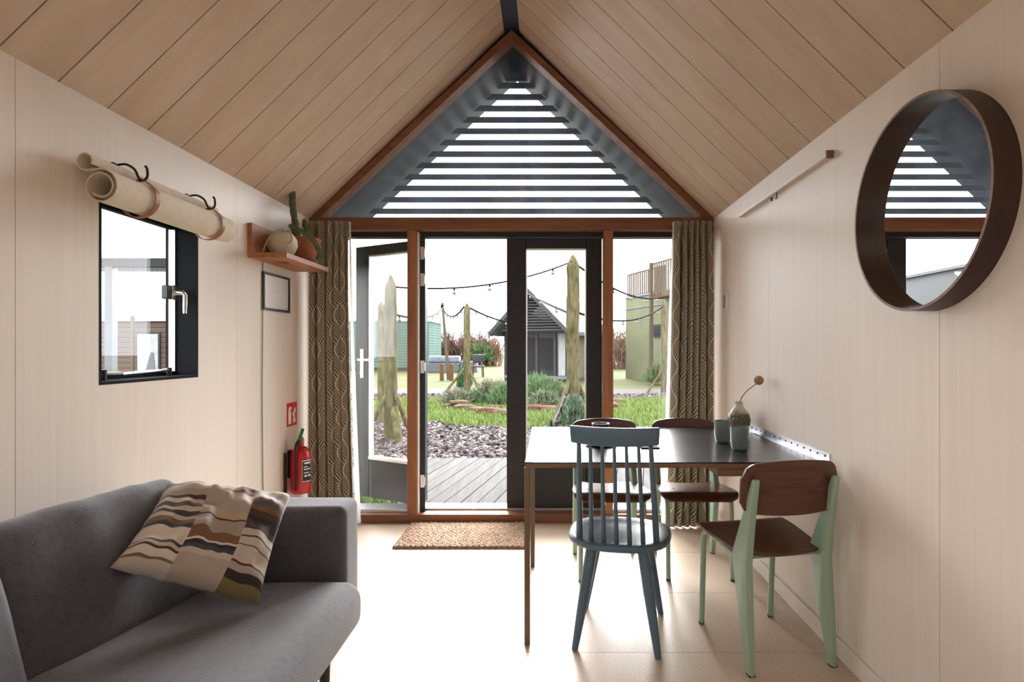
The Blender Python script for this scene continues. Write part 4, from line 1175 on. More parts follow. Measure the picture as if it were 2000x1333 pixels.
M['leaf4'] = plain('blue_green_needle', (0.051, 0.106, 0.069), 0.8, 0, 0.35, 6)
M['stone'] = plain('tan_field_stone', (0.075, 0.050, 0.033), 0.85, 0, 0.4, 7, 0.4)
M['stone2'] = plain('rust_field_stone', (0.060, 0.028, 0.017), 0.85, 0, 0.4, 7, 0.4)
M['cable'] = plain('black_cable', (0.006, 0.006, 0.007), 0.9, spec=0.05)
M['bulb'] = plain('clear_bulb', (0.16, 0.15, 0.12), 0.15)
M['cabin_dark'] = plain('dark_grey_cladding', (0.014, 0.016, 0.020), 0.6, 0, 0.15, 3)
M['roofpale'] = plain('pale_grey_roofing', (0.125, 0.13, 0.135), 0.6, 0, 0.05, 2)
M['sidewall'] = plain('beige_side_boards', (0.17, 0.15, 0.118), 0.8, 0, 0.1, 3)
M['sheer'] = plain('white_sheer', (0.28, 0.285, 0.29), 0.9, 0, 0.1, 8)
M['winglass'] = plain('reflecting_window', (0.012, 0.015, 0.018), 0.05, 0, 0.02, 1, spec=0.6)
M['blue_cushion'] = plain('pale_blue_cover', (0.11, 0.125, 0.155), 0.8, 0, 0.2, 3)
M['greybox'] = plain('grey_base', (0.075, 0.08, 0.085), 0.8)
M['metal_grey'] = plain('galvanised_steel', (0.10, 0.115, 0.13), 0.5, 0, 0.15, 6)


def ribs(name, rgb, axis, freq, depth, rough=0.6):
    m, nt, p, out = newmat(name)
    tc = N(nt, 'ShaderNodeTexCoord'); sp = N(nt, 'ShaderNodeSeparateXYZ'); nt.links.new(tc.outputs['Object'], sp.inputs[0])
    fr_ = mth(nt, 'PINGPONG', mth(nt, 'MULTIPLY', sp.outputs[axis], freq), 0.5)
    st_ = mth(nt, 'SMOOTH_MIN', mth(nt, 'MULTIPLY', fr_, 6.0), 1.0, 0.2)
    nz = N(nt, 'ShaderNodeTexNoise', Scale=1.2, Detail=3.0); nt.links.new(tc.outputs['Object'], nz.inputs['Vector'])
    mr = N(nt, 'ShaderNodeMapRange'); mr.inputs['To Min'].default_value = 0.8; mr.inputs['To Max'].default_value = 1.2
    nt.links.new(nz.outputs['Fac'], mr.inputs['Value'])
    hv = N(nt, 'ShaderNodeHueSaturation'); hv.inputs['Color'].default_value = tuple(rgb) + (1,)
    nt.links.new(mr.outputs[0], hv.inputs['Value']); nt.links.new(hv.outputs[0], p.inputs['Base Color'])
    b_ = N(nt, 'ShaderNodeBump', Strength=1.0, Distance=depth)
    nt.links.new(st_, b_.inputs['Height']); nt.links.new(b_.outputs['Normal'], p.inputs['Normal'])
    p.inputs['Roughness'].default_value = rough
    return m


M['greenrib'] = ribs('green_ribbed_cladding', (0.16, 0.17, 0.105), 'X', 7.0, 0.02)
M['mintboard'] = ribs('mint_lap_boards', (0.085, 0.135, 0.115), 'Z', 6.0, 0.02)
M['greyrib'] = ribs('grey_vertical_cladding', (0.028, 0.031, 0.036), 'X', 6.0, 0.02)
M['brick_wall'] = ribs('brown_lap_cladding', (0.085, 0.060, 0.050), 'Z', 8.0, 0.015)

# grass ground
m, nt, p, out = newmat('wet_winter_grass_ground')
g = N(nt, 'ShaderNodeNewGeometry')
n1 = N(nt, 'ShaderNodeTexNoise', Scale=0.5, Detail=5.0); n2 = N(nt, 'ShaderNodeTexNoise', Scale=9.0, Detail=6.0)
for q in (n1, n2): nt.links.new(g.outputs['Position'], q.inputs['Vector'])
a_ = mth(nt, 'ADD', mth(nt, 'MULTIPLY', n1.outputs['Fac'], 0.6), mth(nt, 'MULTIPLY', n2.outputs['Fac'], 0.4))
rp = N(nt, 'ShaderNodeValToRGB')
rp.color_ramp.elements[0].position = 0.36; rp.color_ramp.elements[0].color = (0.040, 0.058, 0.018, 1)
rp.color_ramp.elements[1].position = 0.62; rp.color_ramp.elements[1].color = (0.078, 0.075, 0.032, 1)
nt.links.new(a_, rp.inputs['Fac']); nt.links.new(rp.outputs['Color'], p.inputs['Base Color']); p.inputs['Roughness'].default_value = 0.95
b_ = N(nt, 'ShaderNodeBump', Strength=0.6, Distance=0.05); nt.links.new(n2.outputs['Fac'], b_.inputs['Height']); nt.links.new(b_.outputs['Normal'], p.inputs['Normal'])
M['ground'] = m
# chips and blades: colour varies from piece to piece through a per-vertex tone
def toned(name, c0, c1, rough):
    m, nt, p, out = newmat(name)
    at_ = N(nt, 'ShaderNodeAttribute'); at_.attribute_name = 'tone'
    rp = N(nt, 'ShaderNodeValToRGB')
    rp.color_ramp.elements[0].color = tuple(c0) + (1,); rp.color_ramp.elements[1].color = tuple(c1) + (1,)
    nt.links.new(at_.outputs['Fac'], rp.inputs['Fac']); nt.links.new(rp.outputs['Color'], p.inputs['Base Color'])
    p.inputs['Roughness'].default_value = rough; p.inputs['Specular IOR Level'].default_value = 0.15
    return m
M['blade'] = toned('grass_blades', (0.062, 0.115, 0.024), (0.20, 0.245, 0.075), 0.7)
M['chip'] = toned('slate_chips', (0.018, 0.014, 0.015), (0.135, 0.11, 0.11), 0.9)

gr = MB().box(-90, 90, -30, 110, G - 0.4, G).build('ground', M['ground'])
tag(gr, 'grassy garden ground around the cabins', 'ground', kind='structure')


for k_ in ('soil', 'pathmat', 'log', 'newwood', 'palewood', 'twig', 'twig2', 'leaf1', 'leaf2', 'leaf3', 'leaf4', 'stone', 'stone2', 'ground', 'sidewall', 'greenrib', 'mintboard', 'brick_wall', 'roofpale'):
    for n_ in M[k_].node_tree.nodes:
        if n_.type == 'BSDF_PRINCIPLED': n_.inputs['Specular IOR Level'].default_value = 0.08; n_.inputs['Roughness'].default_value = 0.95


def np_mesh(name, V, Fq, tone, mat):
    me = bpy.data.meshes.new(name)
    nvf = Fq.shape[1]
    me.vertices.add(len(V)); me.vertices.foreach_set('co', V.astype(np.float32).ravel())
    me.loops.add(Fq.size); me.loops.foreach_set('vertex_index', Fq.astype(np.int32).ravel())
    me.polygons.add(len(Fq)); me.polygons.foreach_set('loop_start', (np.arange(len(Fq)) * nvf).astype(np.int32))
    a = me.attributes.new('tone', 'FLOAT', 'POINT'); a.data.foreach_set('value', tone.astype(np.float32))
    me.materials.append(mat); me.update(calc_edges=True); me.validate()
    o = bpy.data.objects.new(name, me); COL.objects.link(o)
    return o


def lawn_edge(x): return 9.75 + 0.25 * np.sin(x * 1.7) - 0.22 * x + 0.12 * np.sin(x * 5.1)


# slate chips
n = 26000
x = rng.uniform(-5.2, 4.6, n); yq = rng.uniform(6.72, 11.2, n)
keep = (yq < lawn_edge(x) + rng.normal(0, 0.10, n)) | ((x < -2.9) & (yq < 11.2))
x, yq = x[keep], yq[keep]
m1 = int(len(x)); 
xb_ = rng.uniform(-6.5, 5.5, 9000); yb_ = rng.uniform(15.2, 16.9, 9000)
x = np.concatenate([x, xb_]); yq = np.concatenate([yq, yb_]); n = len(x)
sz = rng.uniform(0.018, 0.05, n); asp = rng.uniform(0.45, 1.0, n); th = rng.uniform(0, PI, n); tl = rng.normal(0, 0.28, (n, 2))
c, s = np.cos(th), np.sin(th); hh = rng.uniform(0.006, 0.014, n); zc = G + rng.uniform(0.008, 0.035, n)
corn = np.array([(-1, -1), (1, -0.7), (0.8, 1), (-1, 0.8)])
V = np.zeros((n, 8, 3))
for k in range(8):
    lx = corn[k % 4, 0] * sz; ly = corn[k % 4, 1] * sz * asp; dz = hh if k >= 4 else -hh
    V[:, k, 0] = x + lx * c - ly * s; V[:, k, 1] = yq + lx * s + ly * c
    V[:, k, 2] = zc + dz + lx * tl[:, 0] + ly * tl[:, 1]
fq = np.array([(4, 5, 6, 7), (0, 1, 5, 4), (1, 2, 6, 5), (2, 3, 7, 6), (3, 0, 4, 7)])
Fq = (np.arange(n)[:, None, None] * 8 + fq[None]).reshape(-1, 4)
o = np_mesh('slate_gravel', V.reshape(-1, 3), Fq, np.repeat(rng.uniform(0, 1, n) ** 1.4, 8), M['chip'])
tag(o, 'grey purple slate chippings spread beyond the deck', 'gravel', kind='stuff')
o = MB().prism([(-6, 6.6, G), (5, 6.6, G)] + [(q, float(lawn_edge(np.array(q))) if q > -2.9 else 11.2, G) for q in np.linspace(5, -6, 34)], (0, 0, 0.008)).build('gravel_bed', M['soil'])
tag(o, 'dark soil bed under the slate chippings', 'gravel bed', kind='structure')

# grass blades on the near lawn
n = 42000
x = rng.uniform(-4.4, 4.6, n); yq = 9.3 + 6.0 * rng.uniform(0, 1, n) ** 1.5
keep = (yq > lawn_edge(x) + rng.normal(0, 0.05, n)) & ~((x < -2.9) & (yq < 11.2))
x, yq = x[keep], yq[keep]
nb = 700
x = np.concatenate([x, rng.uniform(-1.75, -1.25, nb)]); yq = np.concatenate([yq, rng.uniform(4.45, 5.1, nb)])
n = len(x)
th = rng.uniform(0, 2 * PI, n); h_ = rng.uniform(0.05, 0.14, n); w_ = rng.uniform(0.006, 0.012, n); ln = rng.uniform(0.01, 0.07, n)
V = np.zeros((n, 4, 3)); cx_, cy_ = np.cos(th), np.sin(th)
V[:, 0] = np.stack([x - w_ * cy_, yq + w_ * cx_, np.full(n, G - 0.005)], 1); V[:, 1] = np.stack([x + w_ * cy_, yq - w_ * cx_, np.full(n, G - 0.005)], 1)
V[:, 2] = np.stack([x + w_ * .7 * cy_ + ln * .4 * cx_, yq - w_ * .7 * cx_ + ln * .4 * cy_, G + h_ * .6], 1); V[:, 3] = np.stack([x + ln * cx_, yq + ln * cy_, G + h_], 1)
Fq = (np.arange(n)[:, None, None] * 4 + np.array([(0, 1, 2), (0, 2, 3)])[None]).reshape(-1, 3)
o = np_mesh('lawn_grass', V.reshape(-1, 3), Fq, np.repeat(rng.uniform(0, 1, n), 4), M['blade'])
tag(o, 'bright green grass blades of the lawn beyond the gravel', 'grass', kind='stuff')

# deck boards, laid at a slight skew
dk = MB().box(-1.9, 3.2, 4.34, 6.70, G, G + 0.035).build('deck', M['soil'])
tag(dk, 'grey weathered timber deck outside the doors', 'deck', kind='structure')
sk = math.tan(math.radians(10)); wdt = 0.138
k = 0
xx = -2.6
while xx < 3.0:
    def X_(yv): return xx + (yv - 4.34) * sk
    ya_ = 4.34 if xx > -1.42 else 5.15
    if X_(6.73) > -2.1:
        e = 0.004
        dz = random.uniform(-0.002, 0.002)
        MB().prism([(X_(ya_) + e, ya_, -0.068 + dz), (X_(ya_) + wdt - e, ya_, -0.068 + dz), (X_(6.73) + wdt - e, 6.73 + random.uniform(-.01, .01), -0.068 + dz), (X_(6.73) + e, 6.73, -0.068 + dz)], (0, 0, 0.028)).build('deck_board', M['deckwood'], dk)
    xx += wdt
o = MB().box(XL, XR, 4.30, 4.40, -0.10, -0.015).build('trim_2', M['alu'])
tag(o, 'low metal step edge outside the door sill', 'sill', kind='structure')

for nm_, pts, lb in (('garden_path', [(-9, 17.4), (-1.6, 17.0), (-1.6, 19.3), (-9, 19.7)], 'pale garden path crossing left of the pointed pole'), ('garden_path', [(1.2, 17.0), (9, 17.6), (9, 19.8), (1.2, 19.0)], 'pale garden path crossing in front of the green tower')):
    o = MB().prism([(a, b, G - 0.01) for a, b in pts], (0, 0, 0.025)).build(nm_, M['pathmat'])
    tag(o, lb, 'path', kind='structure')


# ---- pointed timber poles with braces
def log(mb, a, b, r0, r1, seed, seg=10, nseg=14, point=0.0):
    a = Vector(a); b = Vector(b); pts = []; rr = []
    ax = (b - a).normalized()
    for i in range(nseg + 1):
        t = i / nseg
        q = a.lerp(b, t)
        wob = Vector((noise.noise(Vector((t * 4, seed, 0))), noise.noise(Vector((t * 4, seed, 9))), 0)) * r0 * 0.18
        pts.append(q + wob); rr.append((r0 + (r1 - r0) * t) * (1 + 0.09 * noise.noise(Vector((t * 11, seed, 4)))))
    if point:
        e = pts[-1]
        for t, f_ in ((0.35, 0.82), (0.7, 0.50), (1.0, 0.16)): pts.append(e + ax * point * t); rr.append(r1 * f_)
    mb.tube(pts, rr, seg)
    for i in range(len(mb.v)):
        mb.v[i] += Vector((noise.noise(mb.v[i] * 9), noise.noise(mb.v[i] * 9 + Vector((5, 0, 0))), 0)) * r0 * 0.10
    return mb


def pole(px, ytop, Y, wpx, braces, label, lean=0.0, point=0.22, name='timber_pole'):
    x_ = (px - 1070) * Y / F; r_ = wpx / 2 * Y / F; zt_ = at(px, ytop, Y).z
    r = empty(name, (x_, Y, G), label, 'pole', 'pointed timber poles in the garden')
    log(MB(), (x_, Y, G - 0.01), (x_ + lean, Y, zt_ - point), r_, r_ * 0.95, px, point=point).build('trunk', M['log'], r, smooth=True, sharp=1.2)
    for dx, dy, hz__ in braces:
        log(MB(), (x_ + dx, Y + dy, G), (x_ + dx * 0.12, Y + dy * 0.12, G + hz__), r_ * 0.38, r_ * 0.36, px + dx * 10, 8, 8).build('brace', M['log'], r, smooth=True, sharp=1.2)
    return r


P763 = pole(763, 538, 8.5, 25, [(0.42, -0.25, 0.75), (-0.35, -0.3, 0.7)], 'thick pointed pole seen through the open glazed door leaf')
P1119 = pole(1119, 498, 10.4, 27, [(-0.36, -0.35, 0.85), (0.45, 0.4, 0.8), (-0.30, 0.45, 0.8)], 'tallest pointed mossy pole seen through the closed door leaf')
P912 = pole(912, 592, 17.6, 14, [(-0.66, -0.2, 0.75), (0.45, -0.1, 0.72)], 'pointed pole with low braces seen through the open doorway')
P1296 = pole(1297, 585, 17.6, 13, [(-0.55, -0.15, 0.68), (0.3, -0.4, 0.6)], 'pointed pole in front of the green tower beside the curtain')
ghost_pole = pole(745, 588, 10.6, 15, [], 'reflected ghost of a pole, built solid, just left of the thick one behind the open door leaf', point=0.12)  # a pole's reflection in the glass, modelled as a solid pole
lgp = empty('short_log', (at(778, 0, 8.1).x, 8.1, G), 'short pale log leaning against the thick pole', 'log')
log(MB(), (at(783, 0, 8.1).x, 8.05, G), (at(768, 0, 8.3).x, 8.3, G + 0.50), 0.06, 0.055, 3, 8, 6).build('log_body', M['log'], lgp, smooth=True)
tp = empty('telegraph_pole', (at(876, 0, 25).x, 25, G), 'thin leaning bare pole beside two orange bollards', 'pole')
MB().tube([(at(876, 0, 25).x, 25, G), (at(870, 0, 25).x, 25, 1.6), (at(864, 0, 25).x, 25, 3.25)], [0.075, 0.07, 0.055], 8).build('pole_shaft', M['palewood'], tp, smooth=True)
MB().box(at(864, 0, 25).x - .06, at(864, 0, 25).x + .06, 24.93, 25.05, 3.0, 3.16).build('cable_bracket', M['cable'], tp)
for px_, lb in ((863, 'orange timber bollard left of the thin leaning pole'), (882, 'orange timber bollard right of the thin leaning pole')):
    bo = empty('bollard', (at(px_, 0, 24.3).x, 24.3, G), lb, 'bollard', 'orange bollards')
    x_ = at(px_, 0, 24.3).x
    MB().box(x_ - .075, x_ + .075, 24.22, 24.37, G, 0.56).build('bollard_post', M['newwood'], bo, bevel=0.01)
    MB().prism([(x_ - .075, 24.22, .56), (x_ + .075, 24.22, .56), (x_, 24.22, .61)], (0, .15, 0)).build('bollard_cap', M['newwood'], bo)


# ---- strings of bulbs
def string(p0, p1, sag, nb, label, br=0.034):
    cr_ = 0.0019 * (Vector(p0).y + Vector(p1).y) / 2 * 0.8
    p0, p1 = Vector(p0), Vector(p1)
    r = empty('string_lights', p0, label, 'string lights', 'bulb strings across the garden')
    f_ = lambda t: p0.lerp(p1, t) + Vector((0, 0, -4 * sag * t * (1 - t)))
    MB().tube([f_(i / 24) for i in range(25)], cr_, 5).build('cable', M['cable'], r)
    for i in range(nb):
        q = f_((i + 0.5) / nb)
        b__ = MB().lathe([(0.001, -0.115), (br * .7, -0.10), (br, -0.075), (br * 0.7, -0.045), (0.014, -0.04)], q, 10).build('bulb', M['bulb'], r, smooth=True)
        MB().lathe([(0.014, -0.045), (0.016, -0.04), (0.016, 0.012), (0.001, 0.012)], q, 8).build('socket', M['cable'], b__)


string(at(772, 561, 8.5), at(1108, 515, 10.35), 0.17, 5, 'nearest bulb string spanning from the thick pole to the tallest pole')
string(at(1130, 520, 10.4), at(1294, 580, 17.5), 0.25, 5, 'bulb string running right from the tallest pole toward the green tower')
string(at(866, 605, 25), at(906, 600, 17.7), 0.30, 6, 'short sagging bulb string between the thin pole and the pointed pole', 0.04)
string(at(918, 602, 17.6), at(1012, 632, 22.3), 0.10, 5, 'bulb string from the pointed pole down to the black cabin', 0.04)
string(at(1028, 573, 22.8), at(1112, 612, 10.6), 0.02, 3, 'straight bulb string from the black cabin peak to the tallest pole')
string(at(1126, 610, 10.6), at(1294, 600, 17.5), 0.28, 6, 'lower bulb string crossing the right side light')
string(at(757, 610, 8.5), at(866, 600, 25), 0.25, 6, 'bulb string fading back from the thick pole to the thin pole')

# ---- planting bed with stones
bd = MB()
def bedp(u, v):
    a = 2 * PI * u; r_ = v
    return (-0.75 + 2.35 * r_ * math.cos(a), 15.0 + 1.75 * r_ * math.sin(a), G + 0.02 + 0.20 * (1 - r_ ** 2))
bd.grid(bedp, 40, 8)
o = bd.build('planting_bed', M['soil'], smooth=True, merge=1e-4, sharp=3); tag(o, 'raised soil planting bed ringed with stones', 'planting bed', kind='structure')


def rock(px, py, Y, w, h, d, seed, mat, label):
    x_ = at(px, py, Y).x
    mb = MB(); 
    bm = bmesh.new(); bmesh.ops.create_icosphere(bm, subdivisions=2, radius=1)
    z_ = max(G, at(px, py, Y).z)
    vs = []
    for v in bm.verts:
        q = v.co.copy()
        q = Vector((math.copysign(abs(q.x) ** 0.7, q.x), math.copysign(abs(q.y) ** 0.7, q.y), math.copysign(abs(q.z) ** 0.6, q.z)))
        q *= 1 + 0.25 * noise.noise(q * 1.7 + Vector((seed, 0, 0)))
        vs.append(Vector((x_ + q.x * w / 2, Y + q.y * d / 2, z_ + h * 0.45 + q.z * h / 2)))
    mb.add(vs, [tuple(v.index for v in f_.verts) for f_ in bm.faces]); bm.free()
    o = mb.build('garden_stone', mat); tag(o, label, 'stone', 'flat stones edging the planting bed')
sd = 0
for px_, py_, w_, h_, lb in ((884, 800, .45, .14, 'leftmost low stone edging the bed under the pointed pole'), (908, 804, .5, .16, 'broad tan stone edging the bed below the pointed pole'),
                         (930, 806, .34, .13, 'small stone at the gap in the bed edging'), (955, 812, .5, .17, 'rusty stone edging the bed beside the closed door leaf'),
                         (980, 813, .42, .15, 'stone edging the bed right against the closed door stile'), (896, 791, .42, .11, 'flat stone stacked upon the broad tan stone'),
                         (966, 801, .40, .12, 'flat stone stacked upon the rusty stone'), (1044, 806, .5, .17, 'rusty stone edging the bed left of the tallest pole'),
                         (1070, 806, .42, .15, 'stone edging the bed beside the folded trolley'), (1056, 796, .4, .11, 'flat stone stacked on the rusty stone left of the tallest pole'),
                         (1205, 790, .42, .16, 'pale stone on the lawn right of the timber post'), (1195, 796, .3, .12, 'small pale stone beside the right timber post')):
    sd += 3.7
    rock(px_, py_, 1530.0 / (py_ - 681) if h_ > .125 else 12.75, w_, h_, .34, sd, M['stone2'] if 'rusty' in lb or 'rust' in lb else M['stone'], lb)


def shrub(name, px, py, Y, w, h, mats, nbl, bl, label, cat='shrub', up=0.6, group=None, bw=0.012, trunk=True):
    c0 = Vector((at(px, py, Y).x, Y, max(G, at(px, py, Y).z)))
    r = empty(name, c0, label, cat, group)
    for mi_, mt in enumerate(mats):
        n = nbl // len(mats)
        d = rng.normal(0, 1, (n, 3)); d /= np.linalg.norm(d, axis=1)[:, None]; d[:, 2] = np.abs(d[:, 2])
        rad = rng.uniform(0.15, 1, n) ** 0.6
        P_ = d * rad[:, None] * np.array([w / 2, w / 2, h * 0.85]); P_[:, 2] += 0.02
        dr = d * 0.7 + rng.normal(0, 0.45, (n, 3)); dr[:, 2] += up; dr /= np.linalg.norm(dr, axis=1)[:, None]
        sd_ = np.cross(dr, rng.normal(0, 1, (n, 3))); sd_ /= np.linalg.norm(sd_, axis=1)[:, None]
        L_ = rng.uniform(0.5, 1.2, n)[:, None] * bl
        V = np.stack([P_ - sd_ * bw, P_ + sd_ * bw, P_ + dr * L_ * 0.6 + sd_ * bw * .8, P_ + dr * L_], 1)
        Fq = (np.arange(n)[:, None, None] * 4 + np.array([(0, 1, 2), (0, 2, 3)])[None]).reshape(-1, 3)
        o = np_mesh(('foliage', 'dry_stems')[min(mi_, 1)], V.reshape(-1, 3), Fq, np.zeros(n * 4), mt)
        o.parent = r; o['kind'] = 'stuff'
    return r


shrub('lavender_shrub', 893, 790, 13.6, 0.75, 0.34, [M['leaf3'], M['leaf1']], 900, 0.16, 'low dry lavender clump left of the pointed pole', group='garden shrubs')
shrub('lavender_shrub', 925, 790, 13.9, 0.6, 0.3, [M['leaf1'], M['leaf2']], 800, 0.14, 'low grey green clump just right of the pointed pole', group='garden shrubs')
shrub('lavender_shrub', 960, 792, 14.2, 1.0, 0.62, [M['leaf3'], M['leaf1']], 1500, 0.2, 'tall straw coloured clump in the bed left of the door stile', group='garden shrubs')
shrub('lavender_shrub', 985, 795, 13.5, 0.8, 0.55, [M['leaf2'], M['leaf1']], 1300, 0.18, 'green clump against the closed door stile', group='garden shrubs')
shrub('garden_shrub', 1050, 785, 14.4, 0.95, 0.78, [M['leaf2'], M['leaf1']], 1700, 0.18, 'bushy green shrub in the bed left of the tallest pole', group='garden shrubs')
shrub('garden_shrub', 1062, 792, 13.0, 0.7, 0.34, [M['leaf1'], M['leaf1']], 1100, 0.10, 'pale grey leaved clump low in the bed by the trolley', group='garden shrubs', bw=0.02)
shrub('garden_shrub', 1084, 785, 14.8, 0.6, 0.62, [M['leaf3'], M['leaf2']], 900, 0.18, 'dry brownish shrub behind the folded trolley', group='garden shrubs')
shrub('juniper_bush', 1122, 830, 9.9, 0.42, 0.55, [M['leaf4'], M['leaf1']], 1700, 0.10, 'blue green juniper at the foot of the tallest pole', group='garden shrubs', up=1.2, bw=0.008)
shrub('garden_shrub', 907, 762, 19.5, 0.5, 0.95, [M['leaf4'], M['leaf2']], 900, 0.16, 'small dark evergreen behind the pointed pole', group='garden shrubs', up=1.0, bw=0.02)
shrub('grass_clump', 1284, 748, 21.3, 0.9, 0.7, [M['leaf2'], M['leaf3']], 900, 0.3, 'tall grass clump at the foot of the green tower', group='garden shrubs', up=1.2, bw=0.02)
shrub('garden_shrub', 940, 705, 44, 2.0, 1.6, [M['leaf2'], M['leaf1']], 900, 0.35, 'green shrub showing in front of the bare hedge', group='garden shrubs', bw=0.06)


def bare_bush(px, Y, w, h, mat, n, label, r0=0.022):
    x_ = at(px, 0, Y).x
    mb = MB()
    def grow(p_, d_, L_, r_, lv):
        q = p_ + d_ * L_
        mid = p_.lerp(q, .5) + Vector((random.uniform(-1, 1), random.uniform(-1, 1), 0)) * L_ * .06
        mb.tube([p_, mid, q], [r_, r_ * .8, r_ * .55], 3, False)
        if lv > 0:
            for _ in range(3):
                t = random.uniform(.3, 1)
                dd = (d_ + Vector((random.gauss(0, .5), random.gauss(0, .5), random.gauss(.05, .3)))).normalized()
                grow(p_.lerp(q, t), dd, L_ * random.uniform(.4, .65), r_ * .55, lv - 1)
    r = empty('bare_shrub', (x_, Y, G), label, 'shrub', 'bare winter shrubs along the far hedge')
    for _ in range(n):
        b_ = Vector((x_ + random.uniform(-.4, .4) * w, Y + random.uniform(-1, 1), G))
        d_ = Vector((random.gauss(0, .22), random.gauss(0, .2), 1)).normalized()
        grow(b_, d_, h * random.uniform(.45, .7), r0, 3)
    mb.build('branches', mat, r, recalc=False)


for i, (px_, Y, w_, h_, mt, n_, lb) in enumerate(((852, 46, 3.6, 2.9, 'twig', 26, 'bare brown hedge shrub beside the mint building'), (885, 47, 3.2, 2.7, 'twig2', 24, 'straw brown bare shrub behind the thin leaning pole'),
        (920, 46, 3.4, 2.9, 'twig', 26, 'bare brown shrub behind the pointed pole'), (952, 45, 3.0, 2.5, 'twig2', 22, 'bare shrub beside the black cabin wall'),
        (1205, 40, 2.4, 3.2, 'twig2', 18, 'pale bare shrub left of the green tower'), (1222, 38, 2.0, 2.4, 'twig', 14, 'bare brown shrub against the green tower corner'),
        (1168, 44, 3.0, 2.8, 'twig', 16, 'bare shrub behind the cabin side wall'), (770, 50, 5, 3.0, 'twig2', 20, 'bare shrub behind the mint building'))):
    bare_bush(px_, Y, w_, h_, M[mt], int(n_ * 3.2), lb, 0.045)

# ---- black cabin opposite, the twin of this one (built facing -Y, then turned)
cb = empty('garden_cabin', (0, 0, 0)); tag(cb, 'black gabled cabin with slatted peak and glazed front across the garden', 'building')
cw, ez, sl, ln_ = 1.50, 2.0, 0.97, 5.2
pk = ez + sl * cw
MB().box(cw - 0.08, cw, 0.75, ln_, 0, ez).build('side_wall', M['sidewall'], cb); MB().box(-cw, -cw + 0.08, 0.75, ln_, 0, ez).build('side_wall', M['cabin_dark'], cb)
MB().prism([(-cw, ln_, 0), (cw, ln_, 0), (cw, ln_, ez), (0, ln_, pk), (-cw, ln_, ez)], (0, .08, 0)).build('rear_wall', M['cabin_dark'], cb)
for sx in (-1, 1):
    xe = sx * (cw + 0.3); za = ez - sl * 0.3
    MB().prism([(xe, -0.05, za + .06), (0, -0.05, pk + .06), (0, -0.05, pk + .2), (xe, -0.05, za + .2)], (0, ln_ + .2, 0)).build('roof_slope', M['roofpale'], cb)
    MB().prism([(xe, -0.10, za), (0, -0.10, pk), (0, -0.10, pk + .22), (xe, -0.10, za + .22)], (0, .06, 0)).build('bargeboard', M['cabin_dark'], cb)
MB().box(-cw, cw, .72, .80, ez - .12, ez).build('lintel', M['cabin_dark'], cb)
for k in range(11):
    z = ez + 0.08 + k * 0.115
    w_ = (pk - z - .05) / sl
    if w_ > .12: MB().box(-w_, w_, 0.2, .24, z, z + .058).build('slat', M['cabin_dark'], cb)
MB().box(-cw - .02, cw + .02, .18, .26, ez - 0.04, ez + .03).build('screen_tie_beam', M['cabin_dark'], cb)
MB().prism([(-cw + .05, .85, ez), (cw - .05, .85, ez), (0, .85, pk - .05)], (0, .05, 0)).build('gable_glass', M['winglass'], cb)
for x_ in (-cw, -0.86, -0.04, 0.78, cw - .1):
    MB().box(x_, x_ + .09, .72, .82, 0, ez - .1).build('post', M['cabin_dark'], cb)
for x0_, x1_ in ((-cw + .09, -.86), (-.77, -.04), (.05, .78), (.87, cw - .1)):
    MB().box(x0_, x1_, .78, .80, .12, ez - .12).build('pane', M['winglass'], cb)
for x0_, x1_ in ((-cw + .16, -.95), (.98, cw - .2)):
    mb = MB(); mb.grid(lambda u, v: (x0_ + (x1_ - x0_) * u, .75 + .015 * math.sin(u * 30), .14 + (ez - .3) * v), 20, 1)
    mb.build('sheer_curtain', M['sheer'], cb, smooth=True)
MB().box(-cw, cw, .70, .84, 0, .12).build('door_sill', M['roofpale'], cb)
MB().box(-cw, cw, .75, ln_, -.12, 0).build('floor_base', M['cabin_dark'], cb)
c_ = at(1033, 745, 23.4)
cb.location = (c_.x, 23.0, G + 0.12); cb.rotation_euler = (0, 0, -math.radians(24))

# ---- green tower with roof terrace
gt = empty('green_tower', (0, 0, 0)); tag(gt, 'green ribbed clad building with a roof terrace railing', 'building')
A = Vector((3.54, 26.0, G)); B = Vector((5.35, 20.6, G)); L_ = (B - A).length; HT = 3.5 - G
MB().box(0, L_, 0, 3.0, 0, HT).build('wall_block', M['greenrib'], gt)
MB().box(-.03, L_ + .03, -.05, 3.0, HT, HT + .07).build('roof_edge', M['metal_grey'], gt)
MB().box(-.01, L_ + .01, -.03, 0.0, HT - .5, HT - .44).build('cladding_band', M['metal_grey'], gt)
def rail(x0_, x1_, y_, z0_, z1_, par):
    MB().box(x0_, x1_, y_, y_ + .05, z1_ - .05, z1_).build('rail_cap', M['palewood'], par)
    MB().box(x0_, x1_, y_, y_ + .05, z0_, z0_ + .05).build('rail_foot', M['palewood'], par)
    n_ = int((x1_ - x0_) / .17)
    src = MB().box(x0_, x0_ + .075, y_, y_ + .04, z0_, z1_).build('baluster', M['palewood'], par)
    for k in range(1, n_ + 1): share(src, 'baluster', par, (k * (x1_ - x0_ - .05) / n_, 0, 0))
rail(.05, 3.4, .05, HT + .07, HT + 1.1, gt)
wn_ = MB().box(2.65, 3.25, -.05, .0, 1.83, 2.35).build('window', M['cabin_dark'], gt)
MB().box(2.76, 3.2, -.06, -.05, 1.91, 2.27).build('pane', M['winglass'], wn_)
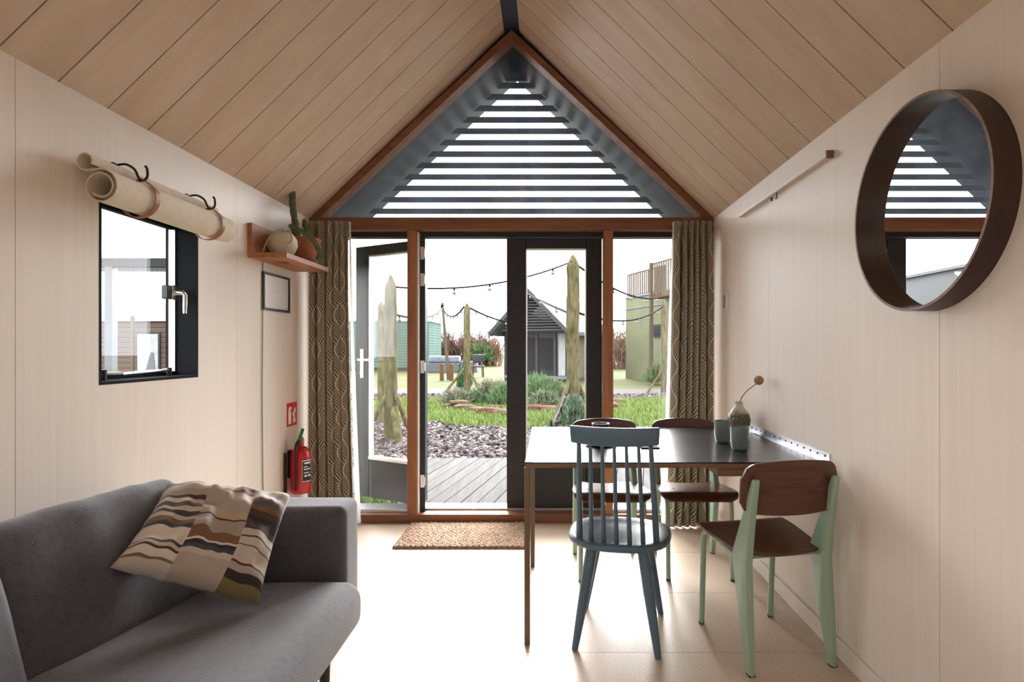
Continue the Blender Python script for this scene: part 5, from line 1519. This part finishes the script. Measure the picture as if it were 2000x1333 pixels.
# projecting timber balcony with its post
MB().box(3.45, 5.6, -.6, -.02, HT - .28, HT - .18).build('balcony_floor', M['newwood'], gt)
rail(3.5, 5.6, -.6, HT - .18, HT + 1.09, gt)
MB().box(3.40, 3.52, -.66, -.54, 0, HT + 1.12).build('balcony_post', M['palewood'], gt)
MB().box(5.5, 5.62, -.66, -.54, 0, HT + 1.12).build('balcony_post', M['palewood'], gt)
d_ = B - A
gt.location = A; gt.rotation_euler = (0, 0, math.atan2(d_.y, d_.x))

# ---- mint building at the left
mt_ = empty('mint_building', (at(690, 0, 35).x, 35, G), 'mint green lap boarded building behind the open door leaf', 'building')
x0_, x1_ = at(655, 0, 35).x, at(838, 0, 35).x
MB().box(x0_, x1_, 35, 39, G, 2.9).build('wall_block', M['mintboard'], mt_)
MB().box(x0_ - .05, x1_ + .05, 34.95, 39, 2.9, 3.0).build('roof_edge', M['sheer'], mt_)
MB().box(x0_ - .02, x1_ + .02, 34.97, 35, G, G + .2).build('plinth', M['cabin_dark'], mt_)

# ---- covered day bed, garden seat, folded trolley
db = empty('daybed', (at(892, 0, 33).x, 33, G), 'grey day bed with pale blue covers in front of the hedge', 'daybed')
x0_, x1_ = at(838, 0, 33).x, at(898, 0, 33).x
MB().box(x0_, x1_, 32.6, 33.6, G, .42).build('base', M['greybox'], db, bevel=.03)
place(rbox(((x1_ - x0_) / 2, .5, .2), .12, 4, 4), ((x0_ + x1_) / 2, 33.1, .62)).build('covered_mattress', M['blue_cushion'], db, smooth=True, merge=1e-5, sharp=2)
MB().box(x1_ + .02, x1_ + 1.0, 32.8, 33.6, G, .5).build('side_box', M['greybox'], db, bevel=.03)
gsn = empty('garden_chair', (at(932, 0, 27).x, 27, G), 'dark spindly garden seat right of the pointed pole', 'garden chair')
x_ = at(932, 0, 27).x
for a, b in (((-.25, 0, 0), (-.2, 0, .75)), ((.25, 0, 0), (.2, 0, .75)), ((-.25, .5, 0), (-.2, .45, 1.1)), ((.25, .5, 0), (.2, .45, 1.1))):
    MB().tube([Vector((x_, 27, G)) + Vector(a), Vector((x_, 27, G)) + Vector(b)], .03, 6).build('leg', M['twig'], gsn)
MB().box(x_ - .28, x_ + .28, 27, 27.5, G + .48, G + .55).build('seat', M['cabin_dark'], gsn, bevel=.01)
place(rbox((.28, .06, .2), .05, 3, 3), (x_, 27.45, G + .88)).build('backrest', M['cabin_dark'], gsn, smooth=True, merge=1e-5)
tr = empty('folding_trolley', (at(1086, 0, 10.0).x, 10.0, G), 'folded metal garden trolley leaning by the tallest pole', 'trolley')
o_ = Vector((at(1082, 0, 10.0).x, 9.9, G))
for dx in (0, .22):
    MB().tube([o_ + Vector((-.05 + dx * .4, -.1 + dx, .02)), o_ + Vector((.10 + dx * .4, dx * .8, .32)), o_ + Vector((.18 + dx * .4, .05 + dx * .7, .56))], .014, 6).build('handle_rail', M['metal_grey'], tr)
for t_ in (.15, .4, .65, .9):
    a = o_ + Vector((-.05 + .23 * t_, -.1 + .15 * t_, .02 + .54 * t_)); MB().tube([a, a + Vector((.088, .2, 0))], .011, 6).build('cross_rung', M['metal_grey'], tr)
MB().tube([o_ + Vector((-.10, -.12, .03)), o_ + Vector((.16, .12, .10)), o_ + Vector((.12, -.02, .34))], .013, 6).build('stand_leg', M['cable'], tr)
MB().lathe([(.03, -.02), (.07, -.02), (.07, .02), (.03, .02), (.03, -.02)], o_ + Vector((-.05, -.11, .07)), 16, Matrix.Rotation(PI / 2, 3, 'Y')).build('wheel', M['cable'], tr, smooth=True)

# ---- seen through the side window: canopy, neighbour with roof whitened for overexposure, grey block
nc = empty('neighbour_cabin', (-10.5, 15, G), 'brown boarded neighbour cabin with roof whitened for overexposure, seen through the side window', 'building')
Yn = 14.0
xa, xb = -16.0, at(352, 0, Yn).x
MB().box(xa, xb, Yn, Yn + 4, G, at(0, 628, Yn).z).build('wall_block', M['brick_wall'], nc)
MB().box(xa - .1, xb + .15, Yn - .06, Yn + .02, at(0, 628, Yn).z, at(0, 600, Yn).z).build('fascia', M['sheer'], nc)
z0_ = at(0, 600, Yn).z
MB().prism([(xa, Yn, z0_), (xb + .2, Yn, z0_), (xb - .4, Yn + 2.5, z0_ + 1.15), (xa, Yn + 2.5, z0_ + 1.15)], (0, 0, .05)).build('roof_slope', M['sheer'], nc)  # near-white colour stands in for overexposed daylight, as on the fascia
wn_ = MB().box(at(268, 0, Yn).x, at(314, 0, Yn).x, Yn - .04, Yn, .55, at(0, 650, Yn).z).build('window', M['cabin_dark'], nc)
MB().box(at(271, 0, Yn).x, at(311, 0, Yn).x, Yn - .05, Yn - .04, .58, at(0, 653, Yn).z).build('pane', M['sheer'], wn_)
MB().prism([(at(285, 0, Yn).x, Yn - .06, .58), (at(308, 0, Yn).x, Yn - .06, .58), (at(303, 0, Yn).x, Yn - .06, 1.15), (at(297, 0, Yn).x, Yn - .06, 1.15)], (0, .008, 0)).build('curtain_fold', M['roofpale'], wn_)
for px_ in (257, 327):
    MB().box(at(px_, 0, Yn - .5).x - .03, at(px_, 0, Yn - .5).x + .03, Yn - .5, Yn - .44, G, at(0, 628, Yn).z + .1).build('porch_post', M['palewood'], nc)
ww = empty('bleached_shed', (at(358, 0, 13).x, 13.2, G), 'boarded shed whitened for overexposure at the right edge of the side window', 'building')
MB().box(at(346, 0, 13.2).x, at(346, 0, 13.2).x + 1.6, 13.2, 15, G, at(0, 592, 13.2).z).build('wall_block', M['sheer'], ww)  # wall colour bleached to carry the overexposure
MB().box(at(350, 0, 13.2).x, at(356, 0, 13.2).x, 13.17, 13.2, at(0, 675, 13.2).z, at(0, 636, 13.2).z).build('window', M['metal_grey'], ww)
gk = empty('grey_block', (-17, 22, G), 'grey vertically clad building rising behind the whitened roof', 'building')
MB().box(-26, at(372, 0, 20).x, 20, 26, G, at(0, 520, 20).z).build('wall_block', M['greyrib'], gk)
MB().box(-26.1, at(372, 0, 20).x + .1, 19.9, 26, at(0, 520, 20).z, at(0, 515, 20).z + .02).build('roof_edge', M['roofpale'], gk)
cp = empty('canopy', (-4.0, 5.5, G), 'lean-to canopy with a blue grey steel post outside the side window', 'canopy')
Yc = 5.5
MB().box(at(217, 0, Yc).x - .036, at(217, 0, Yc).x + .036, Yc - .036, Yc + .036, G, at(0, 512, Yc).z).build('post', M['metal_grey'], cp)
MB().box(-6.2, -3.05, Yc - .04, Yc + .04, at(0, 522, Yc).z, at(0, 506, Yc).z).build('front_beam', M['cabin_dark'], cp)
zb_ = at(0, 506, Yc).z
nsh = 9
for k in range(nsh):
    x0_ = -6.2 + k * 3.15 / nsh
    MB().prism([(x0_ + .005, Yc + .06, zb_ + .005), (x0_ + 3.15 / nsh - .005, Yc + .06, zb_ + .005), (x0_ + 3.15 / nsh - .005, Yc - 1.1, zb_ + .30), (x0_ + .005, Yc - 1.1, zb_ + .30)], (0, 0, .012)).build('roof_sheet', M['lining'], cp)
shrub('garden_shrub', 203, 860, 9.0, 0.9, 1.2, [M['leaf1'], M['leaf3']], 700, 0.16, 'pale bush low at the left edge of the side window', group='garden shrubs', bw=0.02)
